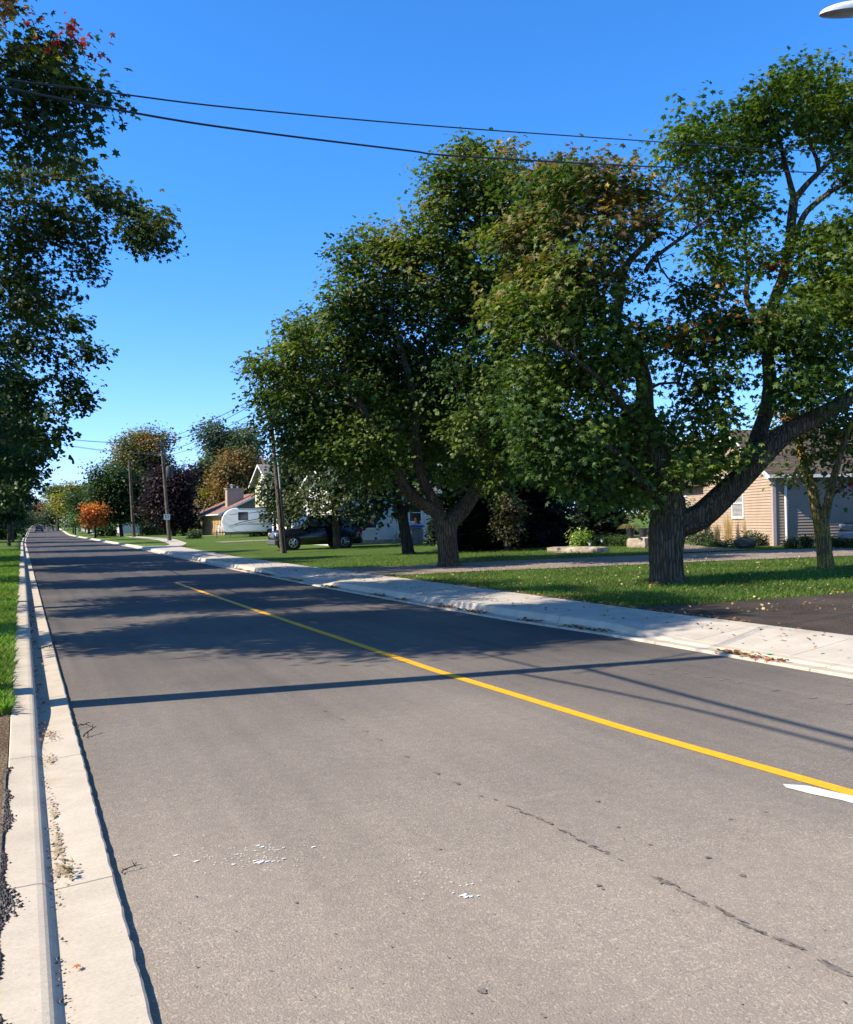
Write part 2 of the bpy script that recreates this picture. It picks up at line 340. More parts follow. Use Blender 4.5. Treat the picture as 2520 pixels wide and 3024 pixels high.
# ------------------------------------------------------------------ terrain, road, kerbs, walks
YS = np.unique(np.concatenate([np.arange(-6, 30, .5), np.arange(30, 80, 2), np.arange(80, 240, 6), np.arange(240, 700, 20)]))
def interp(pts):
    a = np.array(sorted(pts)); return lambda Y: np.interp(Y, a[:, 0], a[:, 1])
bend = interp([(-50, 0), (100, 0), (150, .25), (215, 1.0), (300, 2.2), (450, 5.5), (700, 12)])
XR0 = interp([(-6, 7.7), (0, 7.5), (6, 7.3), (10, 7.2), (12, 7.0), (15, 6.88), (21, 6.75), (33, 6.8), (48, 7.05), (69, 7.55), (111, 7.8), (200, 7.8), (700, 7.8)])
XR = lambda Y: XR0(Y)+bend(Y)
XL = lambda Y: .36+bend(Y)
def loft(name, sect, mat_, Ys=YS, smooth=False, parent=None, closed=False):
    "sect(Y)-> list of (x,z) ; mesh swept along Y"
    rows = [np.array([(x, Y, z) for x, z in sect(Y)]) for Y in Ys]
    n = len(rows[0]); V = np.concatenate(rows); fs = []
    i = np.arange(len(Ys)-1)[:, None]; j = np.arange(n-1)[None, :]
    a = (i*n+j).ravel(); Fq = np.stack([a, a+1, a+n+1, a+n], 1)
    o = npmesh(name, V, Fq, mat_, parent, smooth); return o
def structure(o): return tag(o, kind='structure')
E_ = lambda Y: float(elev(Y))
# the ground: one sheet, sunk below the road
YG = np.unique(np.concatenate([[-400, -100, -30], YS, [900, 1500, 3000]]))
def gsec(Y):
    e = E_(min(Y, 700)); l = XL(Y); r = XR(Y)
    left = [(-1500, .22), (-300, .22), (-60, .22), (-20, .22), (-12, .22), (-6, .165), (-2, zl(-2, Y)), (-1.1, zl(-1.1, Y)), (-.6, zl(-.6, Y)), (l-.47, zl(l-.47, Y)), (l-.44, -.2)]
    xo = float(XO(Y)) if Y < 66 else r+.44
    right = [(r+.40, -.2), (max(r+.42, xo-.12), -.15), (max(r+.44, xo-.06), .13)]+[(x, zt(x, 0)) for x in (10, 14, 18, 22, 26, 28, 34, 50, 100, 300, 1500)]
    return [(x, z+e) for x, z in left+right]
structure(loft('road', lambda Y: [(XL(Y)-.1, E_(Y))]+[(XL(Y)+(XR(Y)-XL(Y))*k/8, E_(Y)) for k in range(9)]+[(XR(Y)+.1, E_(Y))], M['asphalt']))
YK = np.unique(np.concatenate([YS, np.arange(2, 9, .04)]))
def wob(Y, s): return .0015*math.sin(Y*2.1+s)+.0018*math.sin(Y*17.7+2*s)+.0014*math.sin(Y*31.1+s)
def kerbL(Y):
    l = float(XL(Y)); e = E_(Y); h = hL(Y)+e; ch = .012*max(0, math.sin(Y*3.1)*math.sin(Y*19)*math.sin(Y*41)-.2) if Y < 9 else 0
    return [(l-.46, e-.1), (l-.46, h-.01), (l-.45, h), (l-.32, h+.003), (l-.298, h), (l-.285, h-.006), (l-.275, h-.018), (l-.258, e+.022), (l-.25, e+.018), (l-.01+wob(Y, 1), e+.034), (l+wob(Y, 1)-ch, e+.028), (l+.004+wob(Y, 1)-ch, e-.05)]
structure(loft('kerb_left', kerbL, M['kerb'], YK))
def hR(Y):
    def dip(c, hw, r): return min(max((abs(Y-c)-hw)/r, 0), 1)
    t = min(dip(4.5, 4.2, 1.6), dip(24.0, 2.2, 1.2)); return .035+.105*t*t*(3-2*t)
def kerbR(Y):
    r = float(XR(Y)); e = E_(Y); h = hR(Y)+e
    return [(r-.004+wob(Y, 3), e-.05), (r+wob(Y, 3), e+.026), (r+.012, e+.032), (r+.22, e+.02), (r+.25, e+.035), (r+.285, h-.014), (r+.305, h), (r+.44, h+.006), (r+.446, h), (r+.446, e-.1)]
structure(loft('kerb_right', kerbR, M['kerb'], YK))
def walk(Y):
    r = float(XR(Y)); e = E_(Y); i = r+.458; o = float(XO(Y)); h = hR(Y)+e+.006
    return [(i, e-.1), (i, h-.004), (i+.006, h), (i+.45, .5*h+.5*(e+.152)), (i+.9, e+.158), (o-.01, e+.162), (o, e+.154), (o, e-.05)]
XO = interp([(-6, 9.0), (7, 8.92), (11, 8.8), (17, 8.85), (29, 8.72), (40, 8.75), (56, 9.5), (66, 10.1), (71, 10.55)])
structure(loft('sidewalk', walk, M['walk'], np.unique(np.concatenate([np.arange(-4, 12, .25), np.arange(12, 67, 1.)]))))
structure(loft('ground', gsec, M['lawn'], YG, True))
def strip(name, A, B, mat_, dz=.014, n=40, m_=8):
    "sheet laid on the terrain between two polylines of world (x,y)"
    def rs(L):
        L = np.array(L, float); s = np.concatenate([[0], np.cumsum(np.linalg.norm(np.diff(L, axis=0), axis=1))]); t = np.linspace(0, s[-1], n)
        return np.stack([np.interp(t, s, L[:, 0]), np.interp(t, s, L[:, 1])], 1)
    A = rs(A); B = rs(B); V = []
    for j in range(m_+1):
        Q = A+(B-A)*j/m_
        for q in Q: V.append((q[0], q[1], zt(q[0], q[1])+dz))
    Fq = [(j*n+i, j*n+i+1, (j+1)*n+i+1, (j+1)*n+i) for j in range(m_) for i in range(n-1)]
    return structure(npmesh(name, V, np.array(Fq), mat_, None, True))
gx = lambda pts: [tuple(G(*p)[:2]) for p in pts]
# far walk that swings behind the boulevard strip
strip('far_sidewalk', [(9.0, 64), (10.4, 70), (12.2, 90), (12.6, 108), (12.6, 160), (13.5, 260)], [(10.3, 64), (12.0, 72), (13.9, 90), (14.2, 108), (14.2, 160), (15.2, 260)], M['walk'], .02, 90, 3)
strip('front_path', [(14, 104), (24, 103)], [(14, 105.4), (24, 104.4)], M['walk'], .024, 20, 2)
# gravel drive that loops in front of the beige house, and the dark drive at the right
strip('gravel_driveway', [(8.8, 22.2), (11, 21.9), (14, 20.8), (18, 19.6), (23, 17.6), (30, 15.2), (40, 12)], [(8.75, 27), (11, 26.1), (14, 25.6), (18, 24.2), (22, 22.8), (30, 19.8), (40, 16.5)], M['gravel'], .016, 60, 12)
strip('house_path', [(20.3, 24), (22.5, 28), (25.5, 33.5)], [(22.8, 23), (24.2, 27), (26.8, 32.5)], M['gravel'], .03, 20, 4)
strip('asphalt_driveway', [(8.95, -4), (11, -4.2), (16, -5), (30, -6)], [(8.78, 11.7), (10.3, 11.3), (13.3, 10.95), (30, 9)], M['drive'], .016, 60, 24)
strip('parking_pad', [(24, 18.4), (40, 14)], [(25, 22.6), (40, 20)], M['gravel'], .022, 20, 6)
strip('neighbour_driveway', [(14, 68), (30, 67)], [(14, 72), (30, 71)], M['gravel'], .02, 20, 4)
strip('dirt_verge', [(-1.6, -4), (-1.5, 2), (-1.1, 7.5)], [(-.105, -4), (-.105, 2), (-.105, 8.4)], M['dirt'], .008, 50, 6)
# painted lines
YP = np.unique(np.concatenate([np.arange(-3, 32, .5)]))
XY = interp([(-3, 4.85), (3.6, 4.30), (5.4, 4.14), (8.5, 4.0), (16, 3.93), (25.6, 3.89), (26, 3.89)])
structure(loft('yellow_centre_line', lambda Y: [(XY(Y)-.055, .004), (XY(Y)+.055, .004)], M['yellow'], np.unique(np.append(YP[YP < 25.4], 25.4))))
mb = MB(); ya, yb = -3., 3.95
pts = [(4.04-.10*(0), ya), (4.12, yb-.25)]
mb.add([(4.62, ya, .0045), (4.12, 3.62, .0045), (4.075, 3.78, .0045), (4.06, 3.93, .0045), (4.10, 3.99, .0045), (4.19, 3.9, .0045), (4.245, 3.6, .0045), (4.75, ya, .0045)], [(0, 7, 6, 5, 4, 3, 2, 1)])
# keep it beside (camera side of) the yellow line
for i, (x, y, z) in enumerate(mb.v): mb.v[i] = (float(XY(y))-.13+(x-4.15 if y > 3 else (.06 if x > 4.7 else -.06)), y-.10, z)
structure(mb.build('white_lane_line', M['white_line']))
def blobs(name, items, mat_, z):
    mb = MB()
    for (x, y, rx, ry, an) in items:
        k = 14; ph = rnd.random()*9; vs = []
        for j in range(k):
            t = 2*PI*j/k; r = 1+.22*math.sin(3*t+ph)+.15*math.sin(5*t+2*ph)+.12*(rnd.random()-.5)
            a, b = rx*r*math.cos(t), ry*r*math.sin(t)
            vs.append((x+a*math.cos(an)-b*math.sin(an), y+a*math.sin(an)+b*math.cos(an), z))
        z += .00004; mb.add(vs, [tuple(range(k))])
    return structure(mb.build(name, mat_))
def G0(x, y):
    d = ray(x, y); return CAM+d*(-1.6/d[2])
it = []
chain = [(1420, 2352, .5), (1500, 2381, .6), (1560, 2405, .8), (1588, 2416, 1.1), (1620, 2432, .9), (1663, 2457, .7), (1700, 2478, .5), (1751, 2503, .9), (1790, 2522, .5), (1955, 2602, 1.5), (2010, 2632, .7), (2071, 2666, 1.1), (2130, 2690, .7), (2159, 2707, 1.1), (2200, 2735, .8), (2246, 2754, .9), (2316, 2783, 1.2), (2360, 2800, .8), (2462, 2859, 1.5), (2505, 2880, .8)]
ctail = [(960, 2100), (1010, 2125), (1080, 2160), (1120, 2185), (1200, 2235), (1290, 2285), (1350, 2315)]
for x, y, s in chain:
    p = G0(x, y); it.append((p[0], p[1], .012*s, .036*s, .12))
for x, y in ctail: p = G0(x, y); it.append((p[0], p[1], .012, .035, .1))
for x, y, s in [(2156, 2421, .7), (2092, 2535, .9), (2194, 2588, .9), (1920, 2496, .6), (1768, 2617, .8), (1780, 2628, .5), (1826, 2445, .6), (1765, 2368, .9), (1425, 2930, 1.0), (1950, 2610, .6), (580, 2650, .4), (875, 2668, .5), (2260, 2400, .4), (1300, 2510, .5), (990, 2760, .3)]:
    p = G0(x, y); it.append((p[0], p[1], .016*s, .016*s, rnd.random()*3))
for i in range(60):
    p = G0(500+rnd.random()*2000, 2250+rnd.random()*760); it.append((p[0], p[1], .002+.004*rnd.random(), .003+.003*rnd.random(), rnd.random()*3))
for (xa, ya, sa), (xb, yb, sb) in zip(chain[:-1], chain[1:]):
    for t in np.linspace(0, 1, 5)[:-1]:
        if rnd.random() < .5: continue
        p = G0(xa+(xb-xa)*t+rnd.normal()*3, ya+(yb-ya)*t+rnd.normal()*3); it.append((p[0], p[1], .004+.003*rnd.random(), .018+.014*rnd.random(), .12+.1*rnd.normal()))
blobs('tar_stains', it, M['tar'], .0032)
it = []
for x, y, s in [(766, 2548, 1.5), (752, 2544, .6), (790, 2546, .8), (774, 2503, .8), (762, 2499, .7), (580, 2545, .9), (520, 2528, .7), (926, 2503, .8), (690, 2555, .6), (806, 2546, .6), (838, 2505, .5), (840, 2538, .5), (820, 2512, .4), (1369, 2646, 1.2), (1378, 2651, .9), (1392, 2650, .6), (1412, 2648, .5), (1338, 2640, .4), (1380, 2615, .4), (1395, 2613, .4), (1360, 2618, .35)]:
    p = G0(x, y); it.append((p[0], p[1], .017*s, .008*s, .2)); 
for i in range(70):
    p = G0(740+rnd.normal()*90, 2530+rnd.normal()*20); it.append((p[0], p[1], .0035, .003, 0))
for i in range(40):
    p = G0(1300+rnd.normal()*90, 2590+rnd.normal()*35); it.append((p[0], p[1], .003, .0028, 0))
blobs('white_paint_splatters', it, M['white_paint'], .0036)
it = []
for x, y in [(1915, 1967), (1985, 1978), (2030, 1988), (2090, 2000), (2135, 2008), (2180, 2018), (2290, 2040), (2400, 2062), (2505, 2080), (1925, 1990), (1700, 1948)]:
    p = G0(x, y); it.append((p[0], p[1], .05, .022, .0))
blobs('tar_dashes', it, M['tar'], .0032)
p = G(2223, 1913); mbg = MB(); r_ = XR(p[1]); mbg.quad((r_+.30, p[1]-.02, .052), (r_+.30, p[1]+.05, .052), (r_+.36, p[1]+.05, .052), (r_+.36, p[1]-.02, .052))
structure(mbg.build('green_survey_mark', mat('green_survey_paint', (.1, .6, .35), .6, .2, var=.1)))

it = []
for cx, cy, sx, sy, n_ in ((.145, 4.75, .012, .12, 90), (.155, 4.40, .022, .06, 80), (.14, 5.3, .008, .16, 50), (.16, 6.5, .02, .08, 50), (.19, 7.3, .03, .10, 60)):
    for _ in range(n_): it.append((max(.122, cx+sx*rnd.normal()), cy+sy*rnd.normal(), .003+.006*rnd.random(), .004+.012*rnd.random(), rnd.normal()*.3))
blobs('sand_stains', it, mat('sand_stain', (.36, .28, .19), .95, .1, var=.2, vscale=40, bump=.3), .024)
# ------------------------------------------------------------------ scatter: grass blades, litter, gravel crumbs
LEAF_HI = (np.array([(0, -.1, 0), (.18, .12, .02), (.5, .05, -.10), (.30, .35, .02), (.52, .68, -.08), (.17, .62, .03), (0, 1.02, -.10), (-.17, .62, .03), (-.52, .68, -.08), (-.30, .35, .02), (-.5, .05, -.10), (-.18, .12, .02), (0, .35, .05)], np.float32),
           np.array([(i, (i+1) % 12, 12) for i in range(12)]))
LEAF_MID = (np.array([(0, 0, 0), (.42, .18, -.08), (.22, .5, .03), (.38, .8, -.08), (0, 1, -.05), (-.38, .8, -.08), (-.22, .5, .03), (-.42, .18, -.08)], np.float32), np.array([(0, 1, 2), (2, 3, 4), (0, 2, 4), (0, 4, 6), (4, 5, 6), (0, 6, 7)]))
LEAF_LO = (np.array([(0, 0, 0), (.42, .5, -.08), (0, 1, 0), (-.42, .5, -.08)], np.float32), np.array([(0, 1, 2), (0, 2, 3)]))
def unit(a): return a/(np.linalg.norm(a, axis=-1, keepdims=True)+1e-9)
def leaves(C, S, N, T, tmpl):
    Vt, Ft = tmpl; B = unit(np.cross(T, N)); T = unit(np.cross(N, B)); N = unit(N)
    V = C[:, None, :]+S[:, None, None]*(Vt[None, :, 0:1]*B[:, None, :]+Vt[None, :, 1:2]*T[:, None, :]+Vt[None, :, 2:3]*N[:, None, :])
    Fa = (np.arange(len(C))[:, None, None]*len(Vt)+Ft[None]).reshape(-1, 3)
    return V.reshape(-1, 3), Fa, len(Vt)
def ztv(X, Y): return np.where(X > 4, .135+.02*np.clip(X-10, 0, 18), .125+.01*np.clip(-X-2, 0, 10))+elev(Y)
def blades(name, X, Y, h, wd, c0, c1, label):
    n = len(X); Z = ztv(X, Y)-.005; an = rnd.random(n)*2*PI; H = h*(.55+.9*rnd.random(n)); ln = H*(.25+.6*rnd.random(n))
    dx, dy = np.cos(an), np.sin(an); W = wd*(.7+.6*rnd.random(n)); px_, py_ = -dy*W, dx*W
    b = np.stack([X, Y, Z], 1); V = np.stack([b+np.stack([px_, py_, 0*W], 1), b-np.stack([px_, py_, 0*W], 1), b+np.stack([dx*ln*.35+px_*.6, dy*ln*.35+py_*.6, H*.65], 1), b+np.stack([dx*ln, dy*ln, H], 1)], 1).reshape(-1, 3)
    k = np.arange(n)[:, None]*4; Fa = np.concatenate([k+np.array([[0, 1, 2]]), k+np.array([[1, 3, 2]])])
    t = rnd.random((n, 1)); pn = (.5+.5*np.sin(X*1.7+np.sin(Y*1.1)*2))[:, None]; col = np.array(c0)*(1-t)+np.array(c1)*t; col = col*(.8+.4*pn)
    dr = rnd.random(n) < .06; col[dr] = (.30, .24, .10)
    return tag(npmesh(name, V, Fa, M['blade'], None, False, np.repeat(col, 4, 0)), label, 'grass', None, 'stuff')
# left verge
n = 90000; Y = 7.8+rnd.random(n)**2.2*60; X = -.11-rnd.random(n)**1.0*np.clip(.8+Y*.05, 0, 3.2)
k = rnd.random(n) < np.clip((Y-7.6)/2.5+.25*np.sin(X*40)+.1, 0, 1); blades('verge_grass', X[k], Y[k], .085, .004, (.07, .16, .02), (.20, .30, .05), 'long bright green grass along the left kerb')
# right lawns
def inq(x, y, D0, D1, n, x0, x1): pass
n = 150000; u_ = rnd.random(n); D = 12/(1-.68*u_); xp = 250+rnd.random(n)*2400; q = CAM[None]+(f0[None]+RV[None]*((xp-IW/2)/F)[:, None])*D[:, None]
X, Y = q[:, 0], q[:, 1]; Dg1 = (Y > 9-.0*X) & (Y < np.interp(X, [8.8, 10.3, 13.3, 30], [11.7, 11.3, 10.95, 9])+.05*np.sin(X*9)); 
lo = np.interp(X, [8.8, 11, 14, 18, 23, 30, 40], [22.2, 21.9, 20.8, 19.6, 17.6, 15.2, 12]); hi = np.interp(X, [8.8, 11, 14, 18, 22, 30, 40], [27, 26.1, 25.6, 24.2, 22.8, 19.8, 16.5])
k = (X > XO(Y)+.0) & ~((Y > lo+.1*np.sin(X*5)) & (Y < hi)) & (Y > np.interp(X, [8.8, 10.3, 13.3, 30], [11.7, 11.3, 10.95, 9])) & (X < 24)
blades('lawn_grass', X[k], Y[k], .06, .006, (.045, .11, .016), (.14, .215, .04), 'mown green lawn grass under the maples')
def litter(name, X, Y, Z, s, cols, label, lie=.35):
    n = len(X); N = unit(np.stack([rnd.normal(size=n)*lie, rnd.normal(size=n)*lie, np.ones(n)], 1)); a = rnd.random(n)*2*PI
    T = np.stack([np.cos(a), np.sin(a), 0*a], 1); V, Fa, k = leaves(np.stack([X, Y, Z+.012], 1), s*(.6+.8*rnd.random(n)), N, T, LEAF_HI)
    c = np.array(cols)[rnd.integers(0, len(cols), n)]*(.6+.7*rnd.random((n, 1)))
    return tag(npmesh(name, V, Fa, M['litter'], None, False, np.repeat(c, k, 0)), label, 'fallen leaves', None, 'stuff')
LC = [(.30, .09, .04), (.30, .13, .05), (.36, .20, .08), (.22, .09, .04), (.40, .28, .12), (.28, .07, .03)]
n = 2600; Y = 3+rnd.random(n)**1.3*30; cl = (np.sin(Y*1.9)+np.sin(Y*4.3+1)) > .2; Y = Y[cl]; X = XR(Y)+.02+.2*rnd.random(len(Y))**1.5
litter('gutter_leaves', X, Y, elev(Y)+.022+.02*rnd.random(len(Y)), .055, LC, 'rusty brown leaves gathered in the right gutter')
n = 420; Y = 6+rnd.random(n)*30; X = XR(Y)+.5+rnd.random(n)*1.4; litter('sidewalk_leaves', X, Y, .15+0*X, .05, LC, 'dry leaves scattered on the pale sidewalk')
n = 1100; xp = 900+rnd.random(n)*1650; D = 13+rnd.random(n)**1.2*18; q = CAM[None]+(f0[None]+RV[None]*((xp-IW/2)/F)[:, None])*D[:, None]; X, Y = q[:, 0], q[:, 1]; k = X > XO(Y); X, Y = X[k], Y[k]
litter('lawn_leaves', X, Y, ztv(X, Y)+.03, .045, [(.45, .38, .16), (.36, .2, .08), (.5, .42, .25), (.3, .15, .06)], 'pale fallen maple leaves dotted over the lawn', .6)
n = 260; Y = 7+rnd.random(n)*14; X = XL(Y)-.27+.1*rnd.random(n)**2; litter('left_gutter_leaves', X, Y, .03+0*X, .035, LC[:3], 'dark leaf scraps lying in the left gutter')
n = 500; Y = 9+rnd.random(n)*12; X = XO(Y)+.12*rnd.random(n)-.03; litter('lawn_edge_leaves', X, Y, .165+0*X, .045, LC+[(.45, .36, .2)], 'leaf crumbs along the lawn side of the sidewalk')
# gravel crumbs on the left kerb
def crumbs(name, X, Y, Z, s, col, label):
    n = len(X); T = np.array([(1, 0, 0), (-1, 0, 0), (0, 1, 0), (0, -1, 0), (0, 0, 1), (0, 0, -.4)]); Ft = np.array([(0, 2, 4), (2, 1, 4), (1, 3, 4), (3, 0, 4), (2, 0, 5), (1, 2, 5), (3, 1, 5), (0, 3, 5)])
    S = s*(.4+1.0*rnd.random((n, 1, 1))**2.5); V = (np.stack([X, Y, Z], 1)[:, None, :]+T[None]*S*(.6+.8*rnd.random((n, 6, 3)))).reshape(-1, 3)
    Fa = (np.arange(n)[:, None, None]*6+Ft[None]).reshape(-1, 3); c = np.repeat(np.array(col)*(.5+1*rnd.random((n, 1))), 6, 0)
    return tag(npmesh(name, V, Fa, M['litter'], None, False, c), label, 'gravel', None, 'stuff')
n = 5200; Y = 2.3+rnd.random(n)*4.0; cl = .5+.5*np.sin(Y*5)+.4*np.sin(Y*11.3); X = -.108+np.abs(rnd.normal(size=n))*.034*np.clip(cl, .1, 1.4)*np.clip(1.25-(Y-2.3)*.22, .35, 1); Z = np.array([hL(y) for y in Y])+.002
crumbs('asphalt_crumbs', X, Y, Z, .0085, (.06, .05, .047), 'dark asphalt crumbs spilled on the left kerb')
n = 260; Y = 2.4+rnd.random(n)*5; X = XL(Y)-.28+.05*rnd.random(n); crumbs('gutter_grit', X, Y, .03+0*X, .006, (.08, .07, .06), 'grit in the left gutter corner')

# ------------------------------------------------------------------ trees
def bez(a, b, up, n):
    t = np.linspace(0, 1, n+1)[1:, None]; mid = .5*(a+b)+up; return (1-t)**2*a+2*t*(1-t)*mid+t*t*b
def skeleton(limbs, att, step, leafr, seed):
    rg = np.random.default_rng(seed); pos = []; par = []; fix = []; pl = []
    for L, Rr, pi in limbs:
        last = pi
        for q, r in zip(L, Rr):
            pos.append(q); par.append(last); fix.append(r); pl.append(0 if last < 0 else pl[last]+.25*np.linalg.norm(q-pos[last])); last = len(pos)-1
    pos = [np.array(p, float) for p in pos]
    start = len(pos); A = np.array(att); P0 = np.array(pos)
    d0 = np.min(np.linalg.norm(A[:, None, :]-P0[None], axis=2), axis=1); order = np.argsort(d0)
    cap = start+len(A)*8+10; PP = np.zeros((cap, 3)); PP[:start] = P0; PL = np.zeros(cap); PL[:start] = pl; n = start; tips = []
    for i in order:
        a = A[i]; dv = PP[:n]-a; d = np.sqrt((dv*dv).sum(1)); cost = d*(1+.25*(dv[:, 2] > 0))+.35*PL[:n]; k = int(np.argmin(cost)); m_ = int(min(6, max(1, math.ceil(d[k]/step))))
        if n+m_ >= cap: break
        up = np.array([0, 0, .12*d[k]])+rg.normal(size=3)*.07*d[k]; seg = bez(PP[k], a, up, m_); last = k
        for s in seg:
            PP[n] = s; par.append(last); PL[n] = PL[last]+np.linalg.norm(s-PP[last]); fix.append(0); last = n; n += 1
        tips.append(n-1)
    par = np.array(par[:n]); cnt = np.zeros(n)
    cnt[tips] += 1
    for i in range(n-1, -1, -1):
        if par[i] >= 0: cnt[par[i]] += cnt[i]
    rad = leafr*np.maximum(cnt, 1)**.46; fix = np.array(fix[:n]); rad = np.where(fix > 0, fix, rad)
    for i in range(n):  # child never thicker than parent
        if par[i] >= 0 and fix[i] == 0: rad[i] = min(rad[i], rad[par[i]]*.9)
    return PP[:n], par, rad, np.array(tips), start
def frusta(A, B, ra, rb, k):
    d = unit(B-A); ref = np.where(np.abs(d[:, 2:3]) < .9, np.array([[0, 0, 1.]]), np.array([[1., 0, 0]])); u = unit(np.cross(d, ref)); v = np.cross(d, u)
    t = np.arange(k)*2*PI/k; c = np.cos(t)[None, :, None]; s = np.sin(t)[None, :, None]; ring = u[:, None, :]*c+v[:, None, :]*s
    V = np.stack([A[:, None, :]+ring*ra[:, None, None], B[:, None, :]+ring*rb[:, None, None]], 1).reshape(-1, 3)
    b = (np.arange(len(A))*2*k)[:, None]; j = np.arange(k)[None]; j2 = (j+1) % k
    return V, np.stack([(b+j).ravel(), (b+j2).ravel(), (b+k+j2).ravel(), (b+k+j).ravel()], 1)
def smooth_limb(pts, rad, sub=4):
    pts = np.array(pts, float); rad = np.array(rad, float); n = len(pts); t = np.arange(n); o = []; ro = []
    for i in range(n-1):
        p0, p1, p2, p3 = pts[max(i-1, 0)], pts[i], pts[i+1], pts[min(i+2, n-1)]
        for s in range(sub):
            u = s/sub; o.append(.5*((2*p1)+(-p0+p2)*u+(2*p0-5*p1+4*p2-p3)*u*u+(-p0+3*p1-3*p2+p3)*u**3)); ro.append(rad[i]*(1-u)+rad[i+1]*u)
    o.append(pts[-1]); ro.append(rad[-1]); return np.array(o), np.array(ro)
def limb_mesh(pts, rad, k, rough=.04, rg=None):
    n = len(pts); d = unit(np.gradient(pts, axis=0)); ref = np.array([.3, .2, .93]) if abs(d[0][2]) < .7 else np.array([1., .1, 0]); V = []
    L = np.concatenate([[0], np.cumsum(np.linalg.norm(np.diff(pts, axis=0), axis=1))]); ph = rg.random(6)*6
    for i in range(n):
        u = np.cross(d[i], ref); u /= np.linalg.norm(u)+1e-9; v = np.cross(d[i], u); ref = np.cross(u, d[i])*0+ref
        t = np.arange(k)*2*PI/k
        w_ = 1+rough*(np.sin(3*t+ph[0]+L[i]*.8)+.8*np.sin(5*t+ph[1]-L[i]*1.3)+.6*np.sin(11*t+ph[2]+.4*np.sin(L[i]*3))+.5*np.sin(17*t+ph[3]))+rough*.8*np.sin(L[i]*5+ph[4])*np.sin(2*t+ph[5])
        V.append(pts[i]+(u[None]*np.cos(t)[:, None]+v[None]*np.sin(t)[:, None])*(rad[i]*w_)[:, None])
    V = np.concatenate(V); i = np.arange(n-1)[:, None]; j = np.arange(k)[None]; j2 = (j+1) % k
    return V, np.stack([(i*k+j).ravel(), (i*k+j2).ravel(), ((i+1)*k+j2).ravel(), ((i+1)*k+j).ravel()], 1)
SIL = interp([(0, 150), (30, 90), (60, 100), (90, 165), (110, 245), (150, 245), (175, 200), (215, 205), (240, 300), (275, 345), (305, 300), (330, 235), (345, 300), (400, 290), (445, 240), (470, 295), (500, 262), (560, 292), (572, 345), (592, 440), (640, 560), (690, 470), (725, 545), (742, 330), (790, 332), (850, 280), (900, 195), (935, 268), (995, 232), (1033, 330), (1079, 305), (1100, 245), (1125, 303), (1159, 293), (1190, 274), (1224, 236), (1266, 204), (1323, 164), (1353, 152), (1391, 145), (1430, 114), (1460, 103), (1510, 95), (1548, 76)])
def proj(A):
    q = np.asarray(A)-CAM; d = q@f0; return IW/2+F*(q@RV)/d, IH/2-F*(q@UV)/d, d
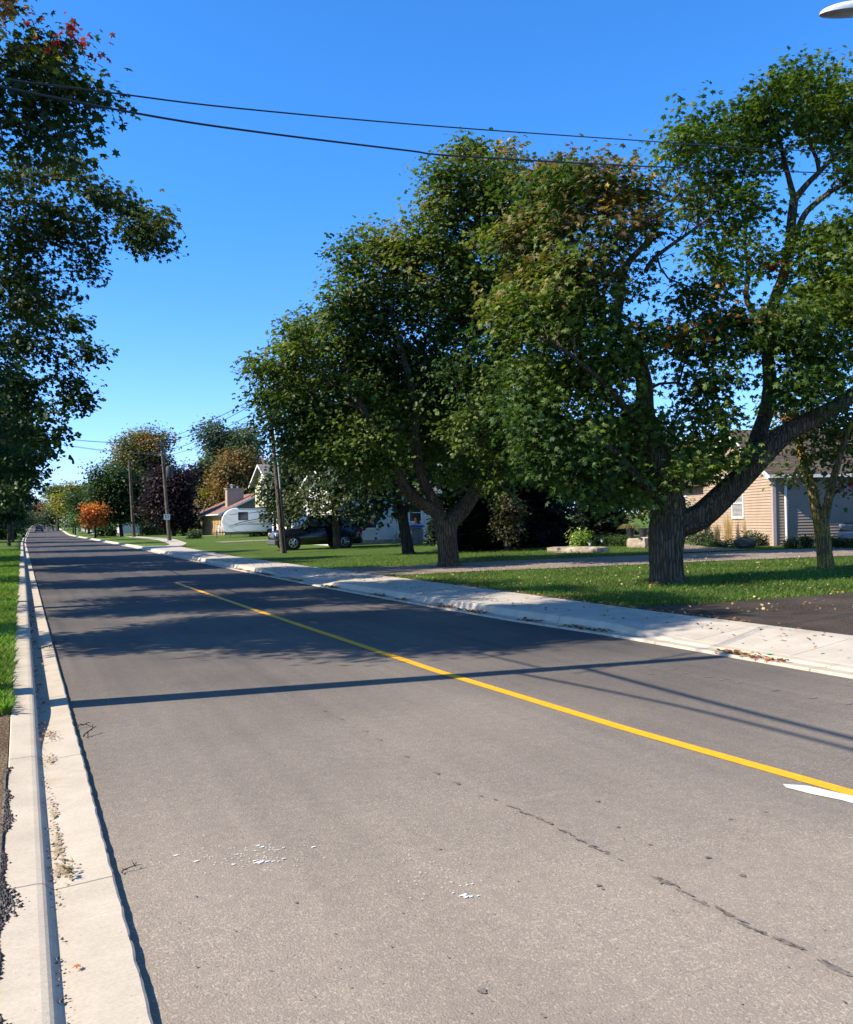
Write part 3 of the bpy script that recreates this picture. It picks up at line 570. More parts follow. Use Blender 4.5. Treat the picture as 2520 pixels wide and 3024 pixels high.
def tree(name, label, cat, bpt, limbs, lobes, dens=22, nleaf=45, ls=.13, tmpl=LEAF_MID, pal=((.045, .085, .02), (.10, .14, .03)), accents=(), bark='bark', sig=.30, flat=.6, twr=.008, seed=1, group=None, droop=.5, bare=(), parts=('trunk', 'crown'), lmat='leaf', k_limb=14, inner=0., yw=.5, clip=False):
    """limbs: list of (pts, radii, parent_limb or -1); lobes: (centre xyz, radius (3,))"""
    rg = np.random.default_rng(seed); root = empty(name, bpt, 0, label, cat, group); B = np.array(bpt, float)
    att = []; lcol = []
    for (c, r) in lobes:
        r = np.array(r, float); n = max(3, int(dens*(r[0]*r[1]*r[2])**(2/3))); d = unit(rg.normal(size=(n, 3))); rr = rg.random((n, 1))**(1/(2.6))
        bulge = 1+.22*np.sin(d[:, :1]*5+c[0]*3)*np.sin(d[:, 1:2]*5+c[1]*2)+.2*np.sin(d[:, 2:3]*7+c[2]*2)*np.sin(d[:, :1]*4+c[1])
        att.append(np.array(c)+d*rr*r*bulge)
    if clip:
        a_ = np.concatenate(att); px_, py_, dd_ = proj(a_); ok = (px_+1.1*sig*F/dd_ < SIL(py_)+6) | (py_ < -60) | (dd_ < 2); att = [a_[ok]]
    nb = sum(len(a) for a in att)
    for (c, r, n) in bare:
        d = unit(rg.normal(size=(n, 3))); att.append(np.array(c)+d*rg.random((n, 1))**.5*np.array(r))
    att = np.concatenate(att); att = att+0; lm = []; idx = []; tot = 0; meshes = []
    for (pts, rad, pi) in limbs:
        sp, sr = smooth_limb(pts, rad); 
        if pi < 0: par = -1
        else:
            allp = np.concatenate([np.array(x[0]) for x in lm]); par = int(np.argmin(np.linalg.norm(allp-sp[0], axis=1)))
        lm.append((sp, sr, par)); meshes.append((sp, sr))
    isb = np.zeros(len(att), bool); isb[nb:] = True
    PP, par, rad, tips, st = skeleton(lm, att, .55*max(1, ls/.13), twr, seed)
    Vs = []; Fs = []; off = 0
    for sp, sr in meshes:
        kk = 28 if sr[0] > .25 else (k_limb if sr[0] > .08 else 8)
        V, Fq = limb_mesh(sp, sr, kk, .035 if sr[0] > .05 else .02, rg); Vs.append(V); Fs.append(Fq+off); off += len(V)
    ch = np.arange(st, len(PP)); A = PP[par[ch]]; Bq = PP[ch]; rb = rad[ch]; ra = np.minimum(rad[par[ch]], rb*1.35)
    big = rb > .025
    for sel, k in ((big, 7), (~big, 3)):
        if sel.any(): V, Fq = frusta(A[sel], Bq[sel], ra[sel], rb[sel], k); Vs.append(V); Fs.append(Fq+off); off += len(V)
    npmesh(parts[0], np.concatenate(Vs)-B, np.concatenate(Fs), M[bark], root, True)
    # leaves round the tips
    d_att = np.concatenate([np.full(1, 0)]); T_ = PP[tips]; pr = PP[par[tips]]
    # which tips are bare: nearest attractor id
    if nb < len(att):
        ba = att[nb:]; keep = np.array([np.min(np.abs(ba-t).sum(1)) > 1e-6 for t in T_]); T_, pr = T_[keep], pr[keep]
    n = len(T_); cnt = np.maximum(3, (nleaf*(.5+rg.random(n))).astype(int)); I = np.repeat(np.arange(n), cnt); m_ = len(I)
    s = sig*(.7+.6*rg.random(n)); al = rg.random((m_, 1))*.6
    C = T_[I]*(1-al*.5)+pr[I]*al*.5+np.clip(rg.normal(size=(m_, 3)), -2, 2)*np.stack([s[I], s[I], s[I]*flat], 1)
    cen = np.mean(T_, 0); out = unit(C-T_[I]+.4*unit(C-cen)); N = unit(.75*np.array([[0, 0, 1.]])+.35*out+.45*rg.normal(size=(m_, 3)))
    T = unit(out*[1, 1, .3]+np.array([[0, 0, -droop]])+.3*rg.normal(size=(m_, 3))); S = ls*(.6+.7*rg.random(m_))
    V, Fa, k = leaves(C, S, N, T, tmpl)
    a, b = np.array(pal[0]), np.array(pal[1]); zc = C[:, 2]; hz = (zc-zc.min())/(zc.max()-zc.min()+.01)
    f = np.clip(yw*.6+.5*rg.normal(size=n)[I]*.35+.25*np.sin(C[:, 0]*1.1+C[:, 2]*.9+seed)+.15*rg.normal(size=m_), 0, 1)[:, None]
    col = a*(1-f)+b*f
    for (ac, ar, acol, pr_) in accents:
        dd = np.linalg.norm(T_-np.array(ac), axis=1)/ar; hit = ((dd < 1.)*pr_+(dd < .6)*.1 > rg.random(n))[I]; u = rg.random(m_) < .85
        col[hit & u] = np.array(acol)*(.7+.6*rg.random((int((hit & u).sum()), 1)))
    col = col*(.75+.5*rg.random((m_, 1)))
    npmesh(parts[1], V-B, Fa, M[lmat], root, False, np.repeat(col, k, 0)); return root
def plobes(L, D, dd=0., sq=1., seed=0):
    "lobes given as picture circles (x,y,r[,D]) turned into real spheres at their own depth"
    rg = np.random.default_rng(seed+99); o = []
    for l in L:
        Di = l[3] if len(l) > 3 else D; Di = Di+dd*(rg.random()-.5); r = l[2]*Di/F; o.append((P(l[0], l[1], Di), (r, r, r*sq)))
    return o
def plimb(L, D, par=-1, dd=0.):
    "limb traced as (x,y,width px[,D])"
    n = len(L); pts = [P(l[0], l[1], l[3] if len(l) > 3 else D+dd*i/(n-1)) for i, l in enumerate(L)]
    return (pts, [l[2]*.5*(l[3] if len(l) > 3 else D)/F for l in L], par)
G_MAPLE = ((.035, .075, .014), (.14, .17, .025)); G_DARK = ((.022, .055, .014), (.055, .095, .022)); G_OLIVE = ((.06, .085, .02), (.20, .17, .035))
ORG = (.62, .14, .02); YEL = (.40, .30, .04); BRN = (.26, .15, .05); RED = (.34, .05, .03); GOLD = (.42, .26, .05)
# --- the big forked maple on the right lawn
b1 = G(1975, 1724); D1 = 18.8
L1 = [plimb([(1975, 1748, 158), (1974, 1724, 118), (1973, 1705, 104), (1972, 1680, 100), (1970, 1620, 98), (1975, 1560, 108), (1985, 1520, 112)], D1),
      plimb([(1985, 1540, 96), (1975, 1475, 92), (1949, 1388, 76), (1931, 1306, 66), (1905, 1225, 56), (1902, 1131, 46), (1879, 1050, 40), (1850, 997, 36), (1818, 945, 32), (1830, 892, 26), (1834, 840, 24), (1856, 776, 20), (1920, 706, 15), (1950, 640, 8)], D1, 0, -1.0),
      plimb([(1995, 1548, 84), (2060, 1530, 76), (2130, 1470, 72), (2200, 1400, 69), (2262, 1330, 66), (2330, 1275, 57), (2420, 1230, 48), (2500, 1180, 42), (2580, 1120, 40), (2680, 1020, 28)], D1, 0, -.8),
      plimb([(2215, 1375, 54), (2240, 1290, 47), (2266, 1210, 41), (2275, 1130, 40), (2268, 1050, 36), (2270, 960, 34), (2290, 880, 33), (2310, 828, 32), (2328, 760, 30), (2333, 717, 30), (2340, 635, 27), (2347, 581, 24)], D1+.1, 2, 1.0),
      plimb([(2347, 590, 20), (2335, 544, 17), (2318, 478, 14), (2306, 425, 11), (2290, 360, 7)], D1+1.1, 3, .3),
      plimb([(2347, 590, 20), (2384, 544, 17), (2421, 507, 15), (2458, 470, 13), (2516, 413, 10), (2560, 350, 7)], D1+1.1, 3, -.5),
      plimb([(2421, 510, 14), (2413, 470, 12), (2392, 421, 9), (2375, 350, 6)], D1+.9, 5, .2),
      plimb([(2330, 730, 24), (2351, 697, 20), (2376, 635, 17), (2417, 594, 16), (2475, 552, 13), (2540, 520, 9)], D1+.9, 3, -.8),
      plimb([(1908, 800, 15), (1930, 765, 13), (1984, 723, 11), (2060, 670, 9), (2120, 620, 6)], D1-.9, 1, 1.2),
      plimb([(2268, 1060, 26), (2240, 950, 20), (2205, 880, 16), (2212, 800, 13), (2200, 700, 9), (2225, 600, 6)], D1+.9, 3, .8),
      plimb([(1930, 1310, 30), (1860, 1220, 24), (1780, 1130, 18), (1700, 1060, 12), (1620, 1000, 8)], D1-.3, 1, -2.2),
      plimb([(1985, 1500, 36), (1900, 1430, 30), (1820, 1340, 22), (1740, 1280, 14)], D1, 0, -1.5),
      plimb([(1960, 1430, 34), (2030, 1360, 26), (2110, 1310, 16), (2150, 1240, 9)], D1, 1, .8)]
l1a = plobes([(1520, 700, 90), (1540, 940, 100), (1560, 1240, 90), (1690, 520, 70), (1590, 540, 60), (1880, 1480, 45), (1760, 560, 105), (1860, 600, 100), (1660, 600, 100), (1720, 700, 150), (1590, 760, 110), (1600, 880, 150), (1770, 880, 150), (1700, 1030, 150), (1620, 1160, 140), (1800, 1150, 130), (1850, 1300, 110), (1700, 1330, 130), (1760, 1440, 80), (1880, 1010, 60), (1860, 1400, 70), (1600, 1330, 80), (1800, 1480, 45), (1900, 690, 70)], D1-.9, 1.6, 1, 1)
l1b = plobes([(2080, 900, 80), (2000, 980, 75), (2090, 1010, 100), (2190, 990, 90), (2140, 1090, 70), (2060, 1180, 70), (2020, 1280, 60), (2150, 1250, 60), (2100, 1400, 40), (2360, 960, 130), (2460, 840, 130), (2480, 1000, 130), (2350, 1110, 100), (2440, 1120, 70), (2420, 720, 90), (2540, 680, 110), (2560, 880, 130), (2180, 1340, 30), (2120, 1340, 50), (2060, 1370, 40), (2000, 1400, 35), (2140, 840, 50)], D1-1.0, 1.4, 1, 2)
l1c = plobes([(2270, 260, 70), (2350, 240, 75), (2440, 260, 75), (2520, 290, 80), (2230, 350, 80), (2330, 350, 90), (2440, 380, 80), (2520, 400, 60), (2160, 400, 60), (2060, 370, 60), (2000, 400, 55), (1985, 450, 40), (2100, 470, 70), (2190, 480, 70), (2270, 470, 45), (2510, 520, 55), (2120, 560, 60), (2200, 590, 60), (2160, 660, 60), (2060, 640, 50), (2100, 760, 70), (2200, 760, 55), (2260, 620, 35), (2560, 480, 60), (2020, 560, 45)], D1+.6, 2.2, 1, 3)
acc1 = [(P(2010, 985, D1-1), .6, ORG, .32), (P(2120, 940, D1-1), .9, (.45, .22, .06), .16), (P(2290, 800, D1), .5, RED, .5), (P(2190, 1130, D1), .45, (.45, .05, .08), .5), (P(1880, 540, D1-.9), .8, GOLD, .4), (P(1720, 600, D1-.9), 2.0, (.17, .12, .05), .33), (P(1560, 760, D1-.9), 1.4, (.2, .17, .05), .35), (P(1830, 700, D1-.9), 1.0, (.2, .13, .05), .3), (P(2100, 1400, D1), .6, (.6, .2, .04), .5), (P(2330, 330, D1+.6), 1.6, (.09, .13, .02), .3)]
tree('maple_tree', 'massive forked maple with a low limb reaching right, beside the sidewalk', 'tree', b1, L1, l1a+l1b+l1c, 40, 58, .118, LEAF_HI, ((.03, .075, .012), (.145, .20, .025)), acc1, 'bark', .27, .55, .007, 11, None, .45, [(P(2010, 610, D1-.3), (1.1, .9, .7), 60), (P(1950, 560, D1-.5), (.6, .6, .5), 25), (P(1960, 760, D1-.7), (.6, .5, .5), 14), (P(1660, 990, D1-2.5), (.6, .4, .4), 10)], yw=.62)
# --- second maple
b2 = G(1325, 1674); D2 = 27.4
L2 = [plimb([(1326, 1692, 100), (1326, 1674, 74), (1325, 1655, 62), (1323, 1620, 60), (1318, 1570, 64), (1312, 1535, 68)], D2),
      plimb([(1300, 1550, 40), (1292, 1515, 38), (1240, 1482, 36), (1204, 1450, 34), (1176, 1400, 31), (1148, 1348, 27), (1124, 1290, 23), (1080, 1220, 18), (1030, 1150, 12)], D2, 0, -1.5),
      plimb([(1308, 1545, 44), (1292, 1500, 36), (1268, 1456, 31), (1244, 1400, 30), (1234, 1340, 28), (1226, 1280, 26), (1232, 1220, 24), (1210, 1120, 20), (1180, 1010, 14), (1150, 900, 9)], D2, 0, -.8),
      plimb([(1322, 1550, 50), (1362, 1512, 46), (1395, 1465, 42), (1430, 1390, 38), (1448, 1300, 34), (1458, 1200, 30), (1466, 1130, 26), (1482, 1040, 23), (1470, 940, 19), (1440, 820, 15), (1420, 680, 11), (1400, 560, 8)], D2, 0, 1.5),
      plimb([(1482, 1060, 18), (1540, 960, 14), (1590, 860, 10), (1600, 760, 7)], D2+.9, 3, .5),
      plimb([(1450, 1290, 22), (1520, 1220, 17), (1580, 1120, 12), (1620, 1050, 8)], D2+.6, 3, -1.0)]
l2 = plobes([(1390, 440, 60), (1420, 500, 70), (1350, 530, 80), (1290, 590, 80), (1400, 600, 110), (1500, 440, 28), (1500, 500, 55), (1570, 530, 90), (1640, 500, 45), (1640, 590, 90), (1500, 610, 110), (1240, 700, 95), (1110, 720, 75), (1180, 760, 90), (1030, 760, 55), (1330, 740, 130), (1470, 760, 130), (1010, 850, 70), (1090, 850, 100), (1200, 870, 120), (1060, 960, 110), (990, 930, 50), (930, 960, 55), (900, 1000, 55), (960, 1050, 110), (860, 1050, 75), (805, 1085, 46), (772, 1090, 22), (820, 1140, 80), (1100, 1080, 130), (1230, 1030, 130), (1370, 930, 130), (1380, 1100, 110), (860, 1220, 90), (805, 1200, 42), (970, 1200, 130), (1120, 1250, 110), (1530, 1000, 130), (1530, 1180, 120), (1400, 1250, 90), (1010, 1330, 100), (900, 1310, 80), (1120, 1380, 70), (1350, 1370, 70), (1500, 1350, 110), (1560, 850, 110), (820, 1250, 30), (1230, 1180, 70)], D2-.6, 3.0, 1, 5)+plobes([(1000,1250,110),(1120,1150,120),(1300,1150,120),(1250,1280,110),(900,1150,90),(1450,1120,110),(1330,860,120)], D2+1.6, 2.0, 1, 55)
acc2 = [(P(1500, 440, D2), .9, GOLD, .6), (P(1640, 520, D2), 1.3, BRN, .5), (P(1400, 620, D2), 2, (.2, .17, .05), .35), (P(1150, 820, D2), 1.8, (.22, .2, .05), .3), (P(1560, 480, D2), .8, BRN, .5)]
tree('maple_tree', 'broad dark maple with three rising limbs, nearest to the black car', 'tree', b2, L2, l2, 27, 56, .135, LEAF_MID, ((.03, .072, .014), (.15, .195, .03)), acc2, 'bark', .30, .55, .008, 12, None, .45, [(P(1560, 1010, D2-1), (1, .5, .4), 12)], yw=.72)
# --- slim tree right
b5 = G(2440, 1682); D5 = 21.2
L5 = [plimb([(2442, 1690, 60), (2441, 1672, 48), (2434, 1620, 42), (2428, 1560, 44), (2424, 1530, 46)], D5),
      plimb([(2418, 1545, 30), (2408, 1490, 30), (2398, 1440, 27), (2378, 1380, 25), (2362, 1320, 22), (2354, 1270, 18), (2340, 1200, 12), (2320, 1130, 7)], D5, 0, .5),
      plimb([(2430, 1545, 30), (2444, 1490, 26), (2458, 1430, 22), (2475, 1370, 19), (2500, 1290, 15), (2530, 1210, 10)], D5, 0, -.5),
      plimb([(2490, 1330, 9), (2520, 1318, 6), (2560, 1300, 4)], D5-.3, 2)]
l5 = plobes([(2280, 1300, 50), (2300, 1230, 60), (2420, 1360, 40), (2510, 1420, 45), (2330, 1190, 70), (2400, 1240, 80), (2480, 1200, 80), (2440, 1300, 60), (2500, 1330, 60), (2360, 1300, 45), (2550, 1260, 90), (2540, 1400, 35), (2480, 1440, 18), (2345, 1400, 16)], D5+.3, 1.2, 1, 6)
tree('small_maple_tree', 'slender young tree with yellow lichen on its forked trunk, before the beige wall', 'tree', b5, L5, l5, 34, 32, .12, LEAF_MID, ((.05, .085, .02), (.17, .18, .03)), [(P(2500, 1440, D5), .5, RED, .3), (P(2360, 1250, D5), .5, (.5, .12, .05), .06)], 'bark_light', .28, .6, .006, 13)
# --- tree between
b3 = G(1207, 1636); D3 = 37.6
L3 = [plimb([(1212, 1645, 50), (1207, 1634, 37), (1198, 1580, 31), (1190, 1530, 32), (1186, 1500, 33)], D3), plimb([(1190, 1520, 22), (1170, 1450, 20), (1150, 1380, 16), (1120, 1300, 9)], D3, 0, 0), plimb([(1190, 1520, 20), (1205, 1500, 16), (1225, 1480, 9), (1260, 1440, 6)], D3, 0, 0)]
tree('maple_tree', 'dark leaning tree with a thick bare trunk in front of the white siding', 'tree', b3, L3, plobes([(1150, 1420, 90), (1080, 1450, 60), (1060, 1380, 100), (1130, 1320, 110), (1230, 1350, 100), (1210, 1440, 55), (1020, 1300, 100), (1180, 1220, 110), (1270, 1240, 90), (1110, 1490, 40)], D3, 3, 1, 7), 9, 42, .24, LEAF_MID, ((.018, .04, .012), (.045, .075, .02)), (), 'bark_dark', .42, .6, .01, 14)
# --- background helper trees
def crown_lobes(c, rx, rz, n, seed, low=-.7):
    rg = np.random.default_rng(seed+5); o = []
    for i in range(n):
        d = unit(rg.normal(size=3)); d[2] = max(d[2], low); q = .35+.55*rg.random(); s = (.28+.16*rg.random())
        o.append((np.array(c)+d*np.array([rx, rx, rz])*q, (rx*s, rx*s, min(rz, rx*1.3)*s)))
    return o
def btree(name, label, x, D, ytop, ybot, wpx, pal, seed, ls=None, acc=(), bark='bark_dark', group=None, xt=None, dens=None, nl=26, cat='tree', lean=0, n=22, by=None, low=-.7, tw=None):
    b = base(x, D) if by is None else G(x, by); q = b-CAM; D = float(q@f0); sc_ = D/F; xt = x if xt is None else xt
    c = P(xt, (ytop+ybot)/2, D); rx = wpx*sc_/2; rz = (ybot-ytop)*sc_/2; H = c[2]+rz-b[2]; rt = tw*sc_/2 if tw else max(.12, H*.022)
    ls = ls or .16+D*.0022; dens = dens or max(2.2, 44/(ls/.13)**1.8); nl = int(nl*1.5)
    limbs = [([b-[0, 0, .1], b+(c-b)*.3, b+(c-b)*.7, c, c+[0, 0, rz*.6]], [rt*1.25, rt, rt*.8, rt*.55, rt*.2], -1)]
    lobes = crown_lobes(c, rx, rz, n, seed, low)
    return tree(name, label, cat, b, limbs, lobes, dens, nl, ls, LEAF_LO if D > 60 else LEAF_MID, pal, [(P(a[0], a[1], D), a[2]*sc_, a[3], a[4]) for a in acc], bark, ls*2.1, .7, .02, seed, group, .4)
# cedar by the black car
bc = G(997, 1620)
tree('cedar_tree', 'shaggy cedar with a pale ragged trunk standing in front of the black car', 'tree', bc,
     [plimb([(997, 1625, 32), (996, 1612, 24), (993, 1570, 21), (990, 1520, 20), (985, 1450, 15), (975, 1350, 8)], float((bc-CAM)@f0))],
     plobes([(960, 1370, 80), (1000, 1440, 70), (930, 1440, 60), (900, 1370, 50), (870, 1480, 55), (950, 1500, 50), (1030, 1500, 55), (1070, 1530, 35), (1000, 1300, 70), (920, 1300, 60), (880, 1530, 28), (1050, 1440, 60)], float((bc-CAM)@f0), 3, 1, 8), 10, 34, .22, LEAF_LO, ((.04, .06, .022), (.13, .14, .045)), (), 'bark', .36, .7, .01, 15, None, 1.0, (), lmat='needle')
ty = base(850, 58)
btree('cedar_tree', 'dark blue-green cedar in front of the yellow gable house', 850, 60, 1290, 1560, 150, ((.03, .055, .022), (.08, .11, .04)), 16, .26, cat='tree', n=26, xt=862, by=1606)
btree('spruce_sapling', 'thin black-green conifer hiding the corner of the yellow house', 812, 66, 1440, 1560, 56, ((.012, .022, .016), (.03, .045, .025)), 17, .2, cat='tree', n=14, nl=20)
# spruces in the dark gap between the maples
def spruce(label, x, by, ytop, wpx, seed, pal=((.012, .03, .022), (.04, .07, .05)), cat='tree'):
    b = G(x, by); D = float((b-CAM)@f0); s = D/F; H = (by-ytop)*s; R_ = wpx*s/2; rg = np.random.default_rng(seed); root = empty('spruce_tree', b, 0, label, cat)
    mb = MB(); mb.tube([(0, 0, -.1), (0, 0, H*.5), (0, 0, H)], [H*.018, H*.01, .01], 8); C = []; N = []; T = []
    z = H*.03
    while z < H*.97:
        r = R_*(1-z/H)**.8*(.85+.3*rg.random()); nb_ = int(9+7*(1-z/H)); a0 = rg.random()*6
        for i in range(nb_):
            a = a0+i*2*PI/nb_+rg.normal()*.15; L = r*(.75+.4*rg.random()); dr = np.array([math.cos(a), math.sin(a), 0]); m_ = max(4, int(L/.10)); up = .25*(z/H)-.18
            pts = [np.array([0, 0, z])+dr*L*t+np.array([0, 0, L*(up*t-.22*t*t)+.06*L*t**3]) for t in np.linspace(0, 1, 5)]
            mb.tube(pts, [.02, .017, .013, .009, .004], 4, False)
            for t in np.linspace(.15, 1, m_):
                p = np.array([0, 0, z])+dr*L*t+np.array([0, 0, L*(up*t-.22*t*t)+.06*L*t**3]); wd = .32*(1.15-t)*L*.55+.08
                for sgn in (-1, 1):
                    for _ in range(2):
                        C.append(p+rg.normal(size=3)*.03); d = unit(dr*.6+sgn*np.array([-dr[1], dr[0], 0])*(.5+.5*rg.random())+np.array([0, 0, -.25-.3*rg.random()])); T.append(d*wd*2.2); N.append(np.array([0, 0, 1.])+rg.normal(size=3)*.35)
        z += H*.028+.05
    C, N, T = map(np.array, (C, N, T)); Sx = np.linalg.norm(T, axis=1); V, Fa, k = leaves(C, Sx, unit(N), unit(T), (np.array([(0, 0, 0), (.16, .45, -.02), (0, 1, 0), (-.16, .45, -.02)], np.float32), np.array([(0, 1, 2), (0, 2, 3)])))
    f = rg.random((len(C), 1)); col = np.array(pal[0])*(1-f)+np.array(pal[1])*f; mb.build('trunk', M['bark_dark'], root); npmesh('crown', V, Fa, M['needle'], root, False, np.repeat(col, k, 0)); return root
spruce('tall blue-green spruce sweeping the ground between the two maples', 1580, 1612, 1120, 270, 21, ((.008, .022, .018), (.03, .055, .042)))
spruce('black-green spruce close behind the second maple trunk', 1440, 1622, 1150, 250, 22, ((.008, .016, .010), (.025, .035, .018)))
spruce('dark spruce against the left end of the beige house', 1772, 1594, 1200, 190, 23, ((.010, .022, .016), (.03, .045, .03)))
btree('juniper_bush', 'olive juniper bush with brown tips at the foot of the spruces', 1500, 33, 1440, 1610, 90, ((.03, .035, .015), (.08, .07, .03)), 24, .13, cat='bush', n=16, by=1628)
# far wood behind the houses, right
for i, (x, D, yt, w_, pal) in enumerate([(1060, 75, 1240, 330, G_DARK), (1290, 70, 1180, 360, G_DARK), (1560, 62, 1150, 380, G_DARK), (1790, 58, 1230, 300, G_DARK), (2060, 66, 1290, 260, G_OLIVE), (2290, 80, 1310, 240, G_OLIVE), (1930, 75, 1270, 230, G_OLIVE), (2520, 70, 1290, 260, G_DARK)]):
    lab = ['dark green tree over the white house roof', 'dense tree filling the gap behind the second maple', 'tall dark tree behind the spruces', 'rounded dark tree left of the beige house', 'olive tree showing behind the beige gable', 'pale olive tree over the beige roof ridge', 'thin olive tree glimpsed through the forked maple', 'dark tree behind the right end of the beige house'][i]
    btree('background_tree', lab, x, D, yt, 1540, w_, pal, 30+i, .34, group='trees behind the houses on the right', nl=22, n=24)
# --- far right-hand side of the street
btree('purple_maple_tree', 'round dark purple maple beside the numbered utility pole', 514, 117, 1356, 1580, 142, ((.018, .010, .016), (.05, .026, .034)), 41, .36, acc=(), by=1583, xt=510, n=34, nl=34)
btree('autumn_tree', 'tall feathery tree turning rusty orange above the leaning maple', 422, 150, 1246, 1560, 190, ((.10, .12, .03), (.27, .21, .06)), 42, .42, acc=((450, 1330, 60, (.45, .16, .08), .4), (400, 1300, 60, (.3, .25, .1), .4)), n=30, nl=26)
btree('leaning_maple_tree', 'dark green maple leaning left over the boulevard', 360, 134, 1372, 1545, 170, G_DARK, 43, .38, by=1584, xt=345, n=34, nl=34)
btree('dark_maple_tree', 'second dark maple right behind the leaning one', 430, 140, 1420, 1565, 150, G_DARK, 44, .38, xt=432, n=26, nl=34)
btree('poplar_tree', 'tall grey-green poplar behind the brown roofs', 690, 160, 1244, 1500, 205, ((.06, .10, .05), (.16, .20, .11)), 45, .5, n=40, nl=30, xt=682)
btree('oak_tree', 'broad rusty brown oak behind the yellow house', 715, 140, 1322, 1520, 185, ((.10, .085, .03), (.30, .16, .05)), 46, .42, acc=((715, 1400, 50, (.5, .2, .08), .5),), n=34, nl=32)
btree('bushy_tree', 'dark green tree behind the chimney', 600, 150, 1370, 1520, 120, G_DARK, 47, .42, n=20, nl=30)
btree('yellow_tree', 'small yellow-green tree behind the far brown roof', 605, 142, 1440, 1520, 60, ((.15, .17, .02), (.3, .27, .04)), 48, .35, n=10)
btree('orange_maple_tree', 'small glowing orange maple beyond the leaning tree', 281, 122, 1490, 1547, 36, ((.50, .15, .03), (.72, .30, .07)), 49, .34, n=16, nl=34, dens=4)
btree('yellow_green_maple', 'tall yellow-green maple left of the twin poles', 216, 190, 1420, 1552, 110, ((.10, .13, .02), (.34, .30, .05)), 50, .5, acc=((215, 1450, 16, ORG, .7), (190, 1500, 22, GOLD, .4)), n=26, nl=28, tw=4)
btree('yellow_green_maple', 'yellow-green maple nearest to the red-leaved tree', 172, 230, 1425, 1550, 80, ((.07, .11, .02), (.26, .27, .05)), 51, .55, n=22, nl=28, tw=4)
btree('dark_tree', 'dark tree behind the orange maple', 262, 178, 1430, 1556, 110, G_DARK, 52, .5, n=20, nl=28)
btree('red_tree', 'red-tinged tree far down the street', 132, 260, 1480, 1548, 40, ((.2, .05, .04), (.34, .10, .06)), 53, .5, n=10)
btree('grey_green_tree', 'grey-green tree leaning over the far kerb', 143, 225, 1498, 1560, 60, ((.05, .07, .04), (.12, .13, .06)), 54, .5, n=14)
btree('pale_tree', 'pale olive tree at the far end of the road', 115, 330, 1478, 1552, 60, ((.09, .11, .04), (.22, .2, .08)), 55, .6, n=14)
btree('yellow_tree', 'small yellow tree where the road ends', 98, 360, 1504, 1550, 30, ((.2, .2, .04), (.36, .3, .07)), 56, .6, n=8)
btree('young_tree', 'young bright green tree beside the twin poles', 222, 165, 1520, 1560, 22, ((.06, .13, .03), (.14, .22, .06)), 57, .3, n=8)
btree('distant_tree', 'dark distant tree closing the view at the horizon', 60, 420, 1490, 1556, 130, G_DARK, 58, .8, n=14)
# left row
def row_tree(label, Yb, Xb, lob, D, seed, H=12, R_=3.6, ls=.11, pal=G_DARK, acc=(), tm=LEAF_MID, extra=24, nl=40, dens=17, zlow=3.4):
    b = np.array([Xb, Yb, zt(Xb, Yb)]); c = b+[-.6, 0, H*.58]; lobes = plobes(lob, D, 1.2, 1, seed)
    rg = np.random.default_rng(seed)
    for i in range(extra):
        d = unit(rg.normal(size=3)); q = .3+.6*rg.random(); z = c[2]+d[2]*H*.42*q
        z = max(z, zlow+.6); lobes.append((np.array([c[0]-.3+d[0]*R_*q*.9, c[1]+d[1]*R_*q, z]), (R_*.3,)*3))
    rt = .19; limbs = [([b-[0, 0, .1], b+[0, 0, 1.8], b+[-.1, .1, H*.35], b+[0, 0, H*.6], b+[0, 0, H*.9]], [rt*1.3, rt, rt*.8, rt*.5, .04], -1)]
    return tree('street_maple_tree', label, 'tree', b, limbs, lobes, dens, nl, ls, tm, pal, acc, 'bark', .20, .6, .006, seed, 'maples along the left verge', .8, clip=True)
PA = ((.030, .058, .016), (.095, .12, .03))
row_tree('nearest left maple, red and yellow leaves at its top, overhanging the road', 13.9, -3.2,
    [(20, 40, 60), (70, 30, 35), (30, 150, 60), (100, 150, 40), (150, 140, 35), (195, 118, 30), (225, 105, 16), (60, 230, 90), (130, 190, 30), (160, 230, 40), (200, 235, 18), (30, 330, 80), (120, 300, 70), (200, 290, 45), (250, 300, 32), (290, 285, 26), (325, 275, 20), (240, 360, 32), (180, 380, 55), (60, 400, 90), (270, 420, 25), (130, 440, 60), (210, 440, 40), (280, 350, 16), (270, 470, 14)], 11.6, 61, 13, 3.0, .098, PA, [(P(215, 110, 11.6), .28, (.30, .05, .05), .9), (P(60, 140, 11.6), .45, (.42, .34, .08), .6), (P(325, 275, 11.6), .2, (.22, .05, .05), .8), (P(240, 430, 11.6), .3, (.25, .05, .05), .5), (P(150, 220, 11.6), .5, (.26, .26, .04), .5), (P(20, 30, 11.6), .5, (.40, .2, .08), .6)], LEAF_HI, 46, 50, 42, 4.2)
b_ = [(60, 520, 90), (150, 500, 60), (210, 520, 45), (240, 480, 30), (265, 570, 30), (290, 565, 14), (180, 600, 60), (80, 640, 100), (230, 660, 45), (290, 640, 40), (330, 600, 22), (325, 580, 12), (370, 608, 16), (405, 625, 14), (410, 672, 16), (390, 695, 12), (440, 645, 16), (480, 655, 12), (514, 657, 9), (455, 700, 14), (495, 726, 9), (430, 718, 10), (250, 720, 45), (170, 740, 70), (300, 760, 36), (320, 780, 22), (260, 800, 45), (60, 780, 90), (150, 840, 60), (230, 860, 35), (280, 830, 20), (190, 900, 24), (90, 900, 80), (20, 700, 90), (20, 880, 80)]
row_tree('second left maple with a long thin branch reaching out over the road', 19.6, -3.0, b_, 15.6, 62, 13, 3.0, .095, PA, [(P(330, 785, 15.6), .3, (.2, .08, .04), .5), (P(100, 620, 15.6), .6, (.13, .13, .03), .4)], LEAF_HI, 30, 54, 38, 4.2)
